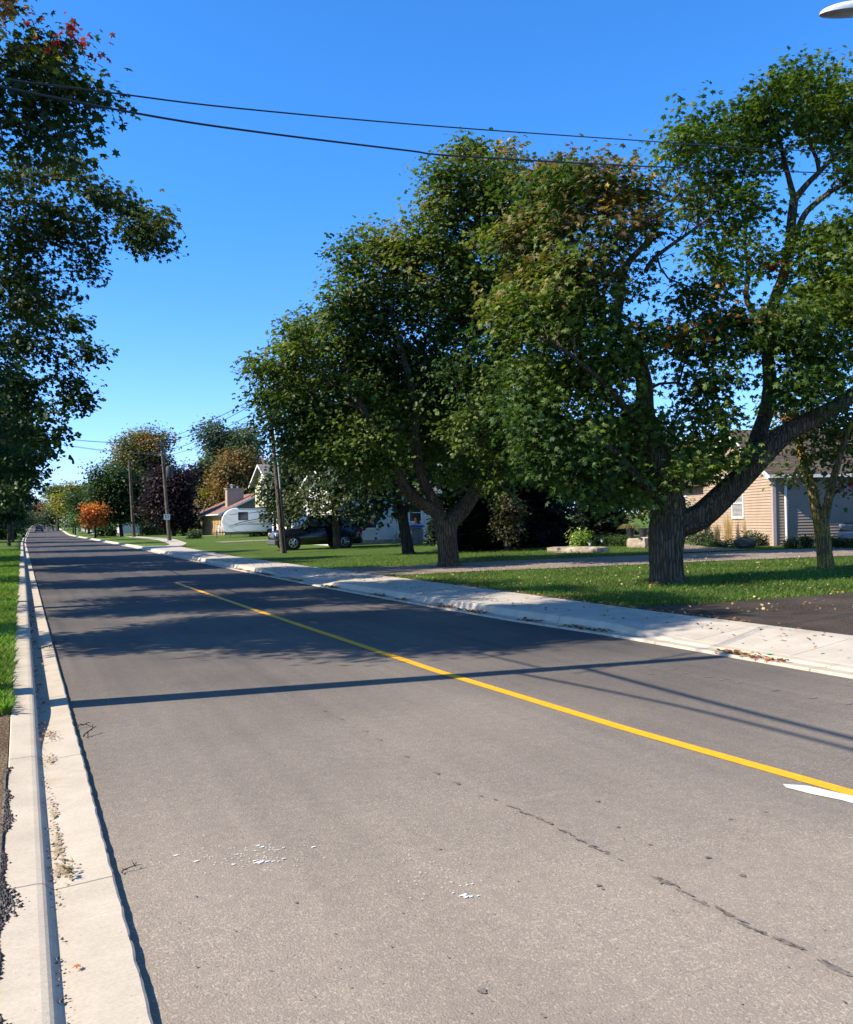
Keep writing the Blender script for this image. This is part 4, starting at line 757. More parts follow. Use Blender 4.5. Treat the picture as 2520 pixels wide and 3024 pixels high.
c_ = [(60, 960, 80), (140, 960, 50), (190, 950, 35), (230, 955, 26), (255, 960, 13), (180, 1010, 50), (240, 1030, 40), (290, 1035, 28), (322, 1030, 14), (310, 1060, 14), (80, 1060, 80), (220, 1090, 35), (180, 1120, 50), (270, 1130, 26), (302, 1125, 11), (260, 1160, 26), (70, 1160, 80), (200, 1190, 40), (240, 1200, 20), (260, 1210, 10), (150, 1240, 50), (220, 1235, 16), (245, 1272, 10), (190, 1270, 20), (60, 1260, 70), (120, 1310, 40), (160, 1300, 16)]
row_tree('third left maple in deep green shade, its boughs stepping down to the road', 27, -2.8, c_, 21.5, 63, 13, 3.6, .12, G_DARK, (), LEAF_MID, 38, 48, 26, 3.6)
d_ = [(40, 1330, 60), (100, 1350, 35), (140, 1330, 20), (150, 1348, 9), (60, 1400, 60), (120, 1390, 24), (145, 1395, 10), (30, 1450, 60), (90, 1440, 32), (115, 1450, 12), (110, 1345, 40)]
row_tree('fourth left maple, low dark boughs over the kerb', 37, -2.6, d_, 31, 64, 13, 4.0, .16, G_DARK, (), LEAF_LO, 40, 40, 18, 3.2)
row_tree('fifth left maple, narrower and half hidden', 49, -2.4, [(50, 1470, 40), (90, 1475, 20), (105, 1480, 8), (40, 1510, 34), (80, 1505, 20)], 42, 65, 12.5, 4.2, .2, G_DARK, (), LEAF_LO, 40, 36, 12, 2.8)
for i, (Y_, X_) in enumerate([(64, -1.9), (82, -1.0), (104, -.9), (128, -.8), (160, -1.5)]):
    lab = ['sixth left maple before the line of bare trunks', 'left tree whose slim pale trunk stands close to the kerb', 'left tree with a dark slim trunk beyond the pale one', 'left tree with the farthest visible trunk', 'last tree of the left row, merging with the dark end'][i]
    b = np.array([X_, Y_, zt(X_, Y_)]); H = 11; rg = np.random.default_rng(i)
    D_ = float((b-CAM)@f0); tree('street_maple_tree', lab, 'tree', b, [([b-[0, 0, .1], b+[0, 0, 2.5], b+[0, 0, 5], b+[0, 0, 12]], [.16, .12, .1, .05], -1)], crown_lobes(b+[-1.6, 0, 7.2], 3.4, 4.4, 30, 70+i, -.8), 8, 40, .28, LEAF_LO, G_DARK, (), 'bark', .6, .6, .012, 70+i, 'maples along the left verge', .6, clip=True)
for i, (x, D, yt, w_) in enumerate([(-120, 95, 1400, 330), (-40, 150, 1470, 220), (40, 210, 1500, 110), (5, 115, 1560, 60), (-250, 40, 1100, 700)]):
    btree('hedgerow_tree', ['dark hedgerow tree left of the verge', 'dark hedgerow tree behind the row of trunks', 'far hedgerow tree beside the vanishing road', 'low dark thicket behind the pale slim trunk', 'near hedgerow tree off the left edge'][i], x, D, yt, 1572, w_, G_DARK, 80+i, .4, group='hedgerow trees at the left', n=18)

# ------------------------------------------------------------------ houses
def lap(mb, p0, p1, z0, he, hp=None, ex=.12, nrm=(0, -1), proud=.016):
    "lapped boards on the wall p0->p1; hp: gable peak height"
    p0 = np.array(p0, float); p1 = np.array(p1, float); nr = np.array(nrm, float); top = hp or he; z = z0
    def xr(zz):
        if not hp or zz <= he: return 0., 1.
        t = (zz-he)/(hp-he)*.5; return min(t, .5), max(1-t, .5)
    while z < top-.01:
        z1 = min(z+ex, top); a0, a1 = xr(z); b0, b1 = xr(z1)
        def pt(t, zz, o): q = p0+(p1-p0)*t+nr*o; return (q[0], q[1], zz)
        mb.quad(pt(a0, z, proud), pt(a1, z, proud), pt(b1, z1, .002), pt(b0, z1, .002))
        if z > z0: mb.quad(pt(a0, z, .002), pt(a1, z, .002), pt(a1, z, proud), pt(a0, z, proud))
        z = z1
def gable_roof(root, W, Dp, he, hp, ridge, rm, trim, oh=.35, th=.12, name='roof'):
    mb = MB(); ft = MB(); g_ = MB()
    if ridge == 'x':
        sl_ = (hp-he)/(Dp/2); zl_ = he-oh*sl_
        pr = [(-oh, zl_), (Dp/2, hp), (Dp+oh, zl_), (Dp+oh, zl_+th), (Dp/2, hp+th), (-oh, zl_+th)]
        mb.prism(pr, 'x', -oh, W+oh)
        for x in (-oh-.025, W+oh+.003):
            ft.add([(x, -oh-.02, zl_-.09), (x, Dp/2, hp-.07), (x, Dp/2, hp+.1), (x, -oh-.02, zl_+.09)]+[(x+.022, -oh-.02, zl_-.09), (x+.022, Dp/2, hp-.07), (x+.022, Dp/2, hp+.1), (x+.022, -oh-.02, zl_+.09)], [(0, 1, 2, 3), (7, 6, 5, 4), (0, 4, 5, 1), (3, 2, 6, 7), (0, 3, 7, 4)])
            ft.add([(x, Dp+oh+.02, zl_-.09), (x, Dp/2, hp-.07), (x, Dp/2, hp+.1), (x, Dp+oh+.02, zl_+.09)]+[(x+.022, Dp+oh+.02, zl_-.09), (x+.022, Dp/2, hp-.07), (x+.022, Dp/2, hp+.1), (x+.022, Dp+oh+.02, zl_+.09)], [(3, 2, 1, 0), (4, 5, 6, 7), (1, 5, 4, 0), (7, 6, 2, 3), (4, 7, 3, 0)])
        g_.box((-oh, -oh-.11, zl_-.04), (W+oh, -oh-.004, zl_+.08)); ft.box((-oh+.02, -oh+.01, zl_-.03), (W+oh-.02, -.02, zl_-.01))
    else:
        sl_ = (hp-he)/(W/2); zl_ = he-oh*sl_
        pr = [(-oh, zl_), (W/2, hp), (W+oh, zl_), (W+oh, zl_+th), (W/2, hp+th), (-oh, zl_+th)]
        mb.prism(pr, 'y', -oh, Dp+oh)
        for y in (-oh-.025, Dp+oh+.003):
            for sx in (0, 1):
                X0 = -oh-.02 if sx == 0 else W+oh+.02
                v = [(X0, y, zl_-.09), (W/2, y, hp-.07), (W/2, y, hp+.1), (X0, y, zl_+.09)]; v += [(a, y+.022, c) for a, b, c in v]
                ft.add(v, [(0, 1, 2, 3), (7, 6, 5, 4), (0, 4, 5, 1), (3, 2, 6, 7), (0, 3, 7, 4)])
        g_.box((-oh-.11, -oh, zl_-.04), (-oh-.004, Dp+oh, zl_+.08)); ft.box((-oh+.01, -oh+.02, zl_-.03), (-.02, Dp+oh-.02, zl_-.01))
    r = mb.build(name, rm, root); ft.build('fascia', trim, root); g_.build('gutter', trim, root); return r
def window(root, c, w_, h_, face='y', trim=None, blinds=False, pane=None):
    "c = (x, y, zbottom) of left lower corner on the wall plane; face 'y': faces -y, 'x': faces -x"
    def T(u, o, z): return (c[0]+u, c[1]-o, c[2]+z) if face == 'y' else (c[0]-o, c[1]+u, c[2]+z)
    def bx(mb, u0, u1, z0, z1, o0, o1):
        a = T(u0, o0, z0); b = T(u1, o1, z1); mb.box([min(p, q) for p, q in zip(a, b)], [max(p, q) for p, q in zip(a, b)])
    f = MB(); t = .085
    bx(f, -t, w_+t, -t-.01, 0, .0, .05); bx(f, -t, w_+t, h_, h_+t, .0, .048); bx(f, -t, 0, 0, h_, .0, .045); bx(f, w_, w_+t, 0, h_, .0, .045)
    bx(f, 0, w_, h_*.5-.02, h_*.5+.02, .022, .04)
    fr = f.build('window', trim or M['white'], root); g_ = MB(); bx(g_, 0, w_, 0, h_, .019, .024); g_.build('pane', pane or M['glass'], fr)
    if blinds:
        b_ = MB(); k = 0
        while k < h_-.03: bx(b_, .02, w_-.02, k, k+.018, .0245, .027); k += .05
        b_.build('blinds', M['white'], fr)
    return fr
def plain_wall(mb, W, Dp, he, hp, ridge):
    "inner solid body so the house has thickness from every side"
    if ridge == 'x': mb.prism([(.01, 0), (Dp-.01, 0), (Dp-.01, he-.01), (Dp/2, hp-.02), (.01, he-.01)], 'x', .01, W-.01)
    else: mb.prism([(.01, 0), (W-.01, 0), (W-.01, he-.01), (W/2, hp-.02), (.01, he-.01)], 'y', .01, Dp-.01)
BEIGE = mat('beige_vinyl_siding', (.40, .305, .22), .6, .3, var=.05, vscale=2, bump=.2, bscale=90)
WSID = mat('white_siding', (.56, .57, .57), .55, .35, var=.06, vscale=2)
YSID = mat('cream_yellow_siding', (.52, .48, .28), .6, .3, var=.05)
TAN = mat('tan_render', (.20, .145, .09), .85, .2, var=.15, bump=.5, bscale=20)
SH_GREY = shingle_mat('grey_shingle', (.16, .15, .15), (.26, .25, .25)); SH_BRN = shingle_mat('brown_shingle', (.22, .12, .09), (.33, .19, .14)); SH_DK = shingle_mat('dark_brown_shingle', (.07, .055, .045), (.14, .11, .09))
FOUND = mat('foundation_parging', (.30, .26, .20), .95, .1, var=.2, bump=.5, bscale=30)
# beige house at the right
hz = zt(25.65, 24.57); bh = empty('beige_house', (25.65, 24.57, hz-.12), -math.radians(20), 'beige vinyl sided bungalow with white downspout behind the forked maple', 'house')
GW = 6.6; mb = MB(); plain_wall(mb, 17, GW, 2.9, 4.7, 'x'); lap(mb, (0, GW), (0, 0), .12, 2.9, 4.7, .11, (-1, 0), .026); mb.build('wall', BEIGE, bh); mb = MB(); lap(mb, (0, 0), (17, 0), .12, 2.9, None, .11, (0, -1), .03); mb.build('garage_wall', mat('shaded_beige_siding', (.27, .215, .165), .6, .3, var=.05, vscale=2), bh)  # garage front: same beige siding, its grazing-light shade put into a darker colour
gable_roof(bh, 17, GW, 2.9, 4.7, 'x', SH_DK, M['white'], .38)
mb = MB(); mb.box((-.055, -.055, .1), (.07, -.02, 2.86)); mb.box((-.055, -.019, .1), (-.02, .07, 2.86)); mb.build('corner_trim', mat('taupe_trim', (.42, .34, .32), .6, .3, var=.05), bh)
mb = MB(); mb.tube([(.40, -.42, 2.72), (.40, -.30, 2.6), (.42, -.10, 2.42), (.44, -.08, .30), (.50, -.14, .16), (.80, -.50, .07), (.98, -.72, .05)], .045, 6); mb.build('downspout', M['white'], bh)
window(bh, (-.018, 2.55, 1.25), .95, 1.05, 'x', None, True)
mb = MB(); mb.box((-.45, -.38, 0), (16, -.02, .1)); mb.build('foundation', FOUND, bh)
# second wing set back beyond the gable
wg = MB(); wg.box((1.6, GW+.01, 0), (8, GW+10.5, 2.9)); lap(wg, (1.6, GW+10.5), (1.6, GW+.01), .12, 2.9, None, .11, (-1, 0)); wg.build('wing_wall', BEIGE, bh)
wr = MB(); wr.prism([(1.1, 2.78), (4.8, 4.4), (8.4, 2.78), (8.4, 2.9), (4.8, 4.52), (1.1, 2.9)], 'y', GW+.4, GW+10.9); wr.build('wing_roof', SH_DK, bh)
window(bh, (1.596, GW+6.2, 1.0), 1.3, 1.3, 'x')
mb = MB(); mb.box((1.50, GW+1.5, .1), (1.56, GW+2.5, 2.15)); d_ = mb.build('door', M['white'], bh); mb = MB(); mb.lathe([(.0, 1.47), (.03, 1.475), (.03, 1.5)], (0, GW+1.62, 1.1), 8, 'x'); mb.build('handle', M['steel'], d_)
ps = MB(); ps.box((-1.2, GW+.6, 0), (1.59, GW+7, .28), .02); ps.build('porch_slab', M['walk'], bh)
# white house behind the black car
wz = zt(17, 47.5); wh = empty('white_house', (16.4, 48, wz-.1), 0, 'white clapboard house with tan foundation behind the black car', 'house')
Ww = 6.1; mb = MB(); plain_wall(mb, Ww, 6.5, 3.3, 4.8, 'x'); lap(mb, (0, 0), (Ww, 0), .4, 3.3, None, .19, (0, -1), .045); lap(mb, (0, 6.5), (0, 0), .4, 3.3, 4.8, .19, (-1, 0), .022); mb.build('wall', WSID, wh)
gable_roof(wh, Ww, 6.5, 3.3, 4.8, 'x', SH_GREY, M['white'], .4)
mb = MB(); mb.box((-.03, -.06, -.2), (Ww+.03, -.024, .4)); mb.build('foundation', FOUND, wh)
window(wh, (.5, -.03, 1.1), 1.9, 1.3); window(wh, (4.55, -.03, 1.45), .72, 1.0)
mb = MB(); mb.box((Ww-.02, -.05, .5), (Ww+.06, -.024, 3.25)); mb.build('corner_board', M['white'], wh)
# gas meter, bins, steps by that wall
gm = G(1172, 1612); gx_, gy_ = 19.8, 47.7; gmr = empty('gas_meter', (gx_, gy_, zt(gx_, gy_)), 0, 'grey gas meter with looping pipes on the white clapboard wall', 'gas meter')
mb = MB(); mb.tube([(0, 0, 0), (0, 0, .75), (.05, 0, .88), (.15, 0, .9), (.22, 0, .82), (.22, 0, .55)], .025, 8); mb.tube([(.5, 0, .55), (.5, 0, .95), (.55, .1, 1.0), (.55, .25, 1.0)], .025, 8); mb.build('pipe', M['steel'], gmr)
mb = MB(); mb.box((.12, -.12, .3), (.58, .1, .6), .04); mb.build('meter_body', M['steel'], gmr); mb = MB(); mb.lathe([(.11, -.14), (.11, -.12)], (.35, 0, .45), 14, 'y'); mb.build('dial', M['glass'], gmr)
def bin_(label, x, y, h, col, lid, w_=.3, group='bins by the white house'):
    r = empty('garbage_bin', (x, y, zt(x, y)), .15, label, 'bin', group); mb = MB(); mb.lathe([(w_*.72, 0), (w_*.8, .05), (w_*.95, h*.8), (w_*1.08, h*.82), (w_*1.08, h*.88), (w_, h*.9)], k=18); mb.build('body', col, r, True)
    mb = MB(); mb.lathe([(w_*1.12, h*.9), (w_*1.12, h*.95), (w_*.8, h), (.02, h*1.02)], k=18); mb.build('lid', lid, r, True); mb = MB(); mb.tube([(-.12, 0, h*1.0), (-.1, 0, h*1.07), (.1, 0, h*1.07), (.12, 0, h*1.0)], .015, 6); mb.build('handle', lid, r)
GREYP = mat('grey_plastic', (.16, .18, .18), .5, .4, var=.1); BLUEP = mat('blue_plastic', (.02, .04, .30), .4, .5, var=.1)
bin_('big grey round bin under a blue lid beside the white wall', 20.0, 44.8, 1.08, GREYP, BLUEP, .40)
bin_('low black bin to the right of the blue-lidded bin', 20.9, 45.0, .55, M['black'], M['black'], .25)
mb = MB(); mb.lathe([(.10, 0), (.14, .28), (.15, .3), (.12, .3), (.1, .25)], (20.0, 44.8, zt(20, 44.8)+1.18), 14); o = tag(mb.build('flower_pot', mat('terracotta', (.10, .03, .025), .7, .2, var=.1), None, True), 'dark red pot standing on top of the blue lid', 'pot')
# cream gable house with white garage below
yz = zt(20, 76); yh = empty('cream_house', (20.0, 76, yz), 0, 'cream two storey house with a white garage below and grey roof', 'house')
mb = MB(); z0, z1, zp = 2.85, 5.0, 6.6; mb.prism([(0.01, z0), (5.99, z0), (5.99, z1-.01), (3, zp-.02), (.01, z1-.01)], 'x', .01, 9); lap(mb, (0, 6), (0, 0), z0, z1, zp, .2, (-1, 0), .02); lap(mb, (0, 0), (9, 0), z0, z1, None, .2, (0, -1), .02); mb.build('upper_wall', YSID, yh)
mb = MB(); mb.box((2.1, .1, -.1), (10, 8, 2.84)); lap(mb, (2.1, .1), (10, .1), 0, 2.84, None, .2, (0, -1), .02); lap(mb, (2.1, 8), (2.1, .1), 0, 2.84, None, .2, (-1, 0), .02); mb.build('garage_wall', WSID, yh)
gable_roof(yh, 9, 6, z1, zp, 'x', SH_GREY, M['white'], .5)
window(yh, (-.004, 2.3, z0+.95), 1.4, 1.3, 'x'); window(yh, (4.2, .096, .9), 1.2, 1.1)
mb = MB(); mb.box((2.02, 2.2, -.05), (2.07, 6.6, 2.2)); mb.build('garage_door', M['white'], yh)
# brown roofed bungalow with the chimney
k = G(651, 1577); X0, Y0 = 21.6, 104.; nz = zt(X0, Y0); nh = empty('brown_roof_house', (X0, Y0, nz), 0, 'tan bungalow under a low brown shingle roof with a broad chimney', 'house')
mb = MB(); plain_wall(mb, 9.5, 15, 2.75, 5.0, 'y'); lap(mb, (0, 0), (9.5, 0), 0, 2.75, 5.0, .25, (0, -1), .01); mb.build('wall', TAN, nh)
roof = gable_roof(nh, 9.5, 15, 2.75, 5.0, 'y', SH_BRN, M['white'], .7)
mb = MB(); mb.box((1.1, 3.2, 2.6), (3.1, 4.4, 5.55)); mb.box((1.0, 3.1, 5.55), (3.2, 4.5, 5.68)); ch_ = mb.build('chimney', brick_mat('buff_brick', (.30, .22, .15), (.38, .28, .19)), roof); mb = MB(); mb.tube([(1.8, 3.8, 5.68), (1.8, 3.8, 6.05)], .12, 8); mb.lathe([(.05, 0), (.24, .02), (.05, .16)], (1.8, 3.8, 6.04), 10); mb.build('chimney_pot', M['steel'], ch_); mb = MB(); mb.tube([(2.5, 3.8, 5.68), (2.5, 3.8, 5.95)], .1, 8); mb.build('chimney_pot', M['steel'], ch_)
mb = MB(); mb.tube([(-.55, -.5, 2.35), (-.3, -.3, 2.1), (.0, -.08, 1.9), (.02, -.07, .1)], .05, 6); mb.build('downspout', M['white'], nh)
mb = MB(); [mb.box((-.06, 1+i*.9, .1), (-.015, 1.6+i*.9, 2.5)) for i in range(14)]; mb.build('batten', mat('ochre_board', (.48, .30, .15), .8, .2, var=.15), nh)
window(nh, (-.004, 9.5, .9), 2.2, 1.2, 'x')
mb = MB(); mb.prism([(-1.5, 2.3), (2.2, 4.2), (6, 2.3), (6, 2.42), (2.2, 4.32), (-1.5, 2.42)], 'x', 4.8, 16); mb.build('garage_roof', SH_BRN, nh); mb = MB(); mb.box((5.2, -1.1, 0), (15.6, 5.8, 2.4)); mb.build('garage_wall', TAN, nh)
b = base(590, 139); n2 = empty('far_bungalow', (b[0]-1.0, b[1], b[2]), 0, 'farther bungalow with brown roof and pale green gable, left of the chimney', 'house')
mb = MB(); plain_wall(mb, 12, 9, 2.8, 5.3, 'x'); mb.build('wall', mat('pale_green_stucco', (.30, .32, .24), .8, .2, var=.1), n2); gable_roof(n2, 12, 9, 2.8, 5.3, 'x', SH_BRN, M['white'], .6)
mb = MB(); mb.prism([(1.2, 2.7), (3.6, 4.4), (6, 2.7), (6, 2.8), (3.6, 4.5), (1.2, 2.8)], 'y', -2.4, 3); mb.build('porch_roof', SH_BRN, n2); mb = MB(); mb.prism([(1.6, 0), (5.6, 0), (5.6, 2.72), (3.6, 4.2), (1.6, 2.72)], 'y', -2, -.05); mb.build('porch_gable', mat('pale_gable', (.36, .38, .30), .8, .2, var=.1), n2); window(n2, (8, -.004, 1), 1.4, 1.2)
b = base(372, 168); n3 = empty('white_shed', (b[0]-1.0, b[1], b[2]), 0, 'low white sided garage behind the leaning dark maple', 'garage')
mb = MB(); plain_wall(mb, 4.6, 7, 2.3, 3.3, 'x'); lap(mb, (0, 0), (4.6, 0), 0, 2.3, None, .25, (0, -1), .03); mb.build('wall', WSID, n3); gable_roof(n3, 4.6, 7, 2.3, 3.3, 'x', SH_DK, M['white'], .3)
b = base(84, 395); n4 = empty('brick_building', (b[0]-8, b[1], b[2]), 0, 'small dark red brick building closing the far end of the road', 'building')
mb = MB(); mb.box((0, 0, 0), (15, 12, 5.2)); mb.build('wall', brick_mat('red_brick', (.16, .05, .05), (.22, .08, .07)), n4); mb = MB(); mb.box((-.5, -.5, 5.2), (15.5, 12.5, 5.6)); mb.build('roof', SH_DK, n4)
for i in range(3): window(n4, (7.2+i*2.6, -.004, 1.), 1.2, 2.4)
mb = MB(); mb.box((4.2, -.1, 0), (6.4, -.02, 3.0)); mb.build('garage_door', M['white'], n4)
# fence-dark hedge stubs and stone work in front of the beige house
def slab(name, label, cat, pts, z0, z1, mt, jit=.05, seed=0, group=None):
    rg = np.random.default_rng(seed); c = np.mean(pts, 0); n = len(pts); rows = []; P2 = []
    for i in range(n):
        a = np.array(pts[i], float); b_2 = np.array(pts[(i+1) % n], float)
        for t in (0, .33, .66): P2.append(a+(b_2-a)*t)
    V = []; m_ = len(P2); zb = zt(c[0], c[1])
    for z, s in ((z0-.1, 1.0), (z0+.3*(z1-z0), 1.03), (z0+.85*(z1-z0), 1.0), (z1, .93)):
        for q in P2: d = c+(q-c)*s+rg.normal(size=2)*jit*.6; V.append((d[0], d[1], zb+z+rg.normal()*jit*.3))
    V.append((c[0], c[1], zb+z1+.01)); Fs = [(r*m_+i, r*m_+(i+1) % m_, (r+1)*m_+(i+1) % m_, (r+1)*m_+i) for r in range(3) for i in range(m_)]+[(3*m_+i, 3*m_+(i+1) % m_, 4*m_) for i in range(m_)]
    mb = MB(); mb.add(V, Fs); return tag(mb.build(name, mt), label, cat, group)
def gq(x0, x1, y, dep):
    a = G(x0, y)[:2]; b_2 = G(x1, y)[:2]; d = np.array([-(b_2-a)[1], (b_2-a)[0]]); d /= np.linalg.norm(d)+1e-9; return [a, b_2, b_2+d*dep, a+d*dep]
slab('rock_slab', 'long flat pale rock slab under the white hydrangea', 'rock', gq(1618, 1762, 1632, .9), 0, .2, M['stone'], .045, 1)
slab('stone_step', 'squared stone block supporting the two urns', 'stone', gq(1853, 1905, 1617, 1.2), 0, .36, M['stone'], .02, 2)
slab('stone_ledge', 'row of pale ledge stones at the foot of the peach wall', 'stone', gq(2052, 2168, 1612, .5), 0, .16, M['stone'], .03, 3)
def rock(name, label, cat, x, by, w_, h_, mt, seed):
    b = G(x, by); s = float((b-CAM)@f0)/F; rg = np.random.default_rng(seed); K = 18; R_ = 9; vs = []; ph = rg.random(8)*6
    for i in range(R_+1):
        a = PI*i/R_
        for j in range(K):
            t = 2*PI*j/K; q = 1+.10*math.sin(2*t+ph[0]+a)+.08*math.sin(3*t+ph[1]-2*a)+.05*math.sin(5*t+ph[2]+3*a)+.03*rg.normal()
            r = math.sin(a)**.8*q*w_*s/2; vs.append((b[0]+r*math.cos(t), b[1]+r*.75*math.sin(t), b[2]+h_*s*(.42-.56*math.cos(a)*(1+.12*math.sin(t+ph[3])))))
    mb = MB(); mb.add(vs, [(i*K+j, i*K+(j+1) % K, (i+1)*K+(j+1) % K, (i+1)*K+j) for i in range(R_) for j in range(K)]); return tag(mb.build(name, mt), label, cat)
rock('boulder', 'dark rounded boulder near the corner of the beige house', 'boulder', 2202, 1618, 72, 32, M['boulder'], 4)
slab('stump_stone', 'small pale stone lying in the grass near the leaning maple', 'rock', gq(368, 383, 1572, .6), 0, .4, M['stone'], .06, 5)
slab('curb_stone', 'square pale block in the grass right of the bins', 'stone', gq(1288, 1297, 1613, .3), 0, .28, M['stone'], .01, 6)
def bush(name, label, x, by, w_, h_, pal, seed, ls=.07, dens=60, nl=40, cat='bush', acc=(), group=None, D=None, tmpl=LEAF_LO, flat=1., lm='leaf'):
    b = G(x, by) if D is None else base(x, D); D = float((b-CAM)@f0); s = D/F; rx = w_*s/2; H = h_*s
    lobes = crown_lobes(b+[0, 0, H*.52], rx, H*.5, 14, seed, -.9)
    return tree(name, label, cat, b, [([b, b+[0, 0, H*.3], b+[.02, 0, H*.7]], [.03, .02, .008], -1)], lobes, dens, nl, ls, tmpl, pal, [(P(a[0], a[1], D), a[2]*s, a[3], a[4]) for a in acc], 'bark_dark', ls*1.6, flat, .006, seed, group, .1, parts=('stem', 'foliage'), lmat=lm)
GB = ((.03, .075, .02), (.10, .16, .04)); GS = ((.05, .08, .04), (.14, .17, .08))
bush('hydrangea_bush', 'lime green hydrangea with white flower heads on the rock slab', 1718, 1624, 50, 54, ((.16, .26, .03), (.30, .40, .07)), 101, .09, acc=((1700, 1588, 12, (.8, .8, .5), .9), (1722, 1576, 10, (.85, .85, .6), .9), (1738, 1590, 8, (.8, .8, .5), .9)), cat='bush')
for i, x in enumerate((1772, 1792, 1812, 1834, 1850)):
    bush('clipped_hedge_bush', 'one clipped box bush of the low hedge left of the urns', x, 1613, 24, 25, GB, 110+i, .06, 90, 30, 'hedge bush', group='clipped bushes of the low hedge')
for i, (x, l) in enumerate(((2336, 'round green bush right of the white downspout'), (2383, 'round green bush half behind the lichened trunk'), (2474, 'round green bush right of the lichened trunk'), (2512, 'last low green bush beside the parked silver-bumper car'))):
    bush('boxwood_bush', l, x, 1619, 38 if i < 2 else 30, 30 if i < 2 else 24, GB, 120+i, .06, 90, 30, 'bush', group='round bushes along the beige wall')
bush('shrub', 'loose green shrub in the bed right of the forked trunk', 2078, 1612, 60, 40, GS, 131, .08)
bush('shrub', 'low spreading shrub before the ledge stones', 2120, 1616, 90, 16, GB, 132, .07)
bush('shrub', 'dark low shrub behind the boulder', 2215, 1612, 70, 34, GS, 133, .08)
bush('small_conifer', 'green conifer tip showing in the fork of the big maple', 2035, 1600, 70, 130, GS, 134, .12, 30)
bush('rhododendron_bush', 'rounded dark bush beside the tan bungalow', 605, 1577, 78, 62, GS, 141, .3, 6)
bush('shrub', 'dark clipped shrub left of the big bush by the caravan', 566, 1580, 50, 34, G_DARK, 142, .28, 7)
bush('yellow_bush', 'pale yellow-green bush below the purple maple', 447, 1580, 60, 30, ((.14, .15, .04), (.30, .28, .09)), 143, .28, 7)
bush('shrub', 'blue-green bush between the pole and the purple maple', 482, 1578, 50, 44, GS, 144, .28, 7)
bush('yucca_bush', 'spiky dark shrub on the boulevard before the orange maple', 315, 1584, 26, 22, G_DARK, 145, .4, 5)
bush('shrub', 'small twiggy shrub on the lawn right of the numbered pole', 575, 1591, 14, 16, GS, 146, .18, 12)
bush('shrub', 'tawny cypress pair beside the silver minivan', 384, 1564, 26, 28, ((.16, .14, .06), (.30, .25, .11)), 147, .4, 5)
bush('flower_bed', 'flower bed greenery behind the pumpkin', 765, 1584, 46, 22, ((.12, .16, .05), (.26, .28, .10)), 148, .2, 12, acc=((770, 1570, 12, (.6, .45, .4), .5),), cat='flower bed')
bush('red_shrub', 'red-leaved shrub at the corner of the white garage', 790, 1583, 18, 42, ((.25, .05, .03), (.42, .10, .05)), 149, .2, 12)
bush('mum_plant', 'mound of burgundy flowers by the caravan hitch', 622, 1577, 14, 12, ((.18, .03, .05), (.32, .07, .09)), 150, .2, 16, cat='plant')
bush('blue_spruce_bush', 'low spreading blue-grey juniper under the orange maple', 292, 1562, 74, 26, ((.03, .045, .05), (.08, .10, .10)), 151, .5, 4)
bush('vine', 'dark vine climbing the right corner of the white house', 1296, 1612, 26, 90, ((.02, .04, .02), (.06, .09, .04)), 152, .14, 20, cat='vine')
def grass_clump(label, x, by, h_, w_, seed, c0, c1, n=160):
    b = G(x, by); D = float((b-CAM)@f0); s = D/F; rg = np.random.default_rng(seed); r = empty('ornamental_grass', b, 0, label, 'ornamental grass', 'tall ornamental grasses by the peach wall'); H = h_*s; V = []; Fs = []; cs = []
    for i in range(n):
        a = rg.random()*2*PI; lean = rg.random()*.5*w_*s; hh = H*(.5+.5*rg.random()); p0 = np.array([rg.normal()*.06, rg.normal()*.06, 0]); d = np.array([math.cos(a), math.sin(a), 0]); sd = np.array([-d[1], d[0], 0])*.006; c = np.array(c0)+(np.array(c1)-np.array(c0))*rg.random(); k0 = len(V)
        for t in np.linspace(0, 1, 5): q = p0+d*lean*t*t+np.array([0, 0, hh*(t-.12*t*t)]); ww = (1-t*.7)*(2.4 if (t > .7 and i % 3 == 0) else 1); V += [q-sd*ww, q+sd*ww]; cs += [c, c]
        Fs += [(k0+2*j, k0+2*j+1, k0+2*j+3, k0+2*j+2) for j in range(4)]
    npmesh('blades', V, np.array(Fs), M['blade'], r, False, np.array(cs))
grass_clump('tall feathery straw grass against the peach wall', 2152, 1606, 110, 50, 1, (.48, .36, .18), (.66, .5, .3)); grass_clump('bleached grass plume just left of the boulder', 2205, 1606, 90, 40, 2, (.5, .4, .28), (.7, .55, .4)); grass_clump('dark seed-headed grass left of the tall plumes', 2120, 1606, 70, 40, 3, (.2, .17, .12), (.3, .24, .18))
for i, (x, l) in enumerate(((1743, 'solar path light at the right end of the rock slab'), (1779, 'solar path light in front of the clipped hedge'), (1893, 'solar path light beside the stone block'))):
    q = G(x, 1628 if i == 0 else 1617); r = empty('path_light', q, 0, l, 'garden light', 'solar path lights'); mb = MB(); mb.tube([(0, 0, 0), (0, 0, .22)], .012, 6); mb.build('stake', M['black'], r); mb = MB(); mb.lathe([(.03, .22), (.065, .34), (.06, .345)], k=10); mb.build('lens', M['clear_lens'], r); mb = MB(); mb.lathe([(.09, .345), (.09, .36), (.02, .40)], k=10); mb.build('cap', M['black'], r)
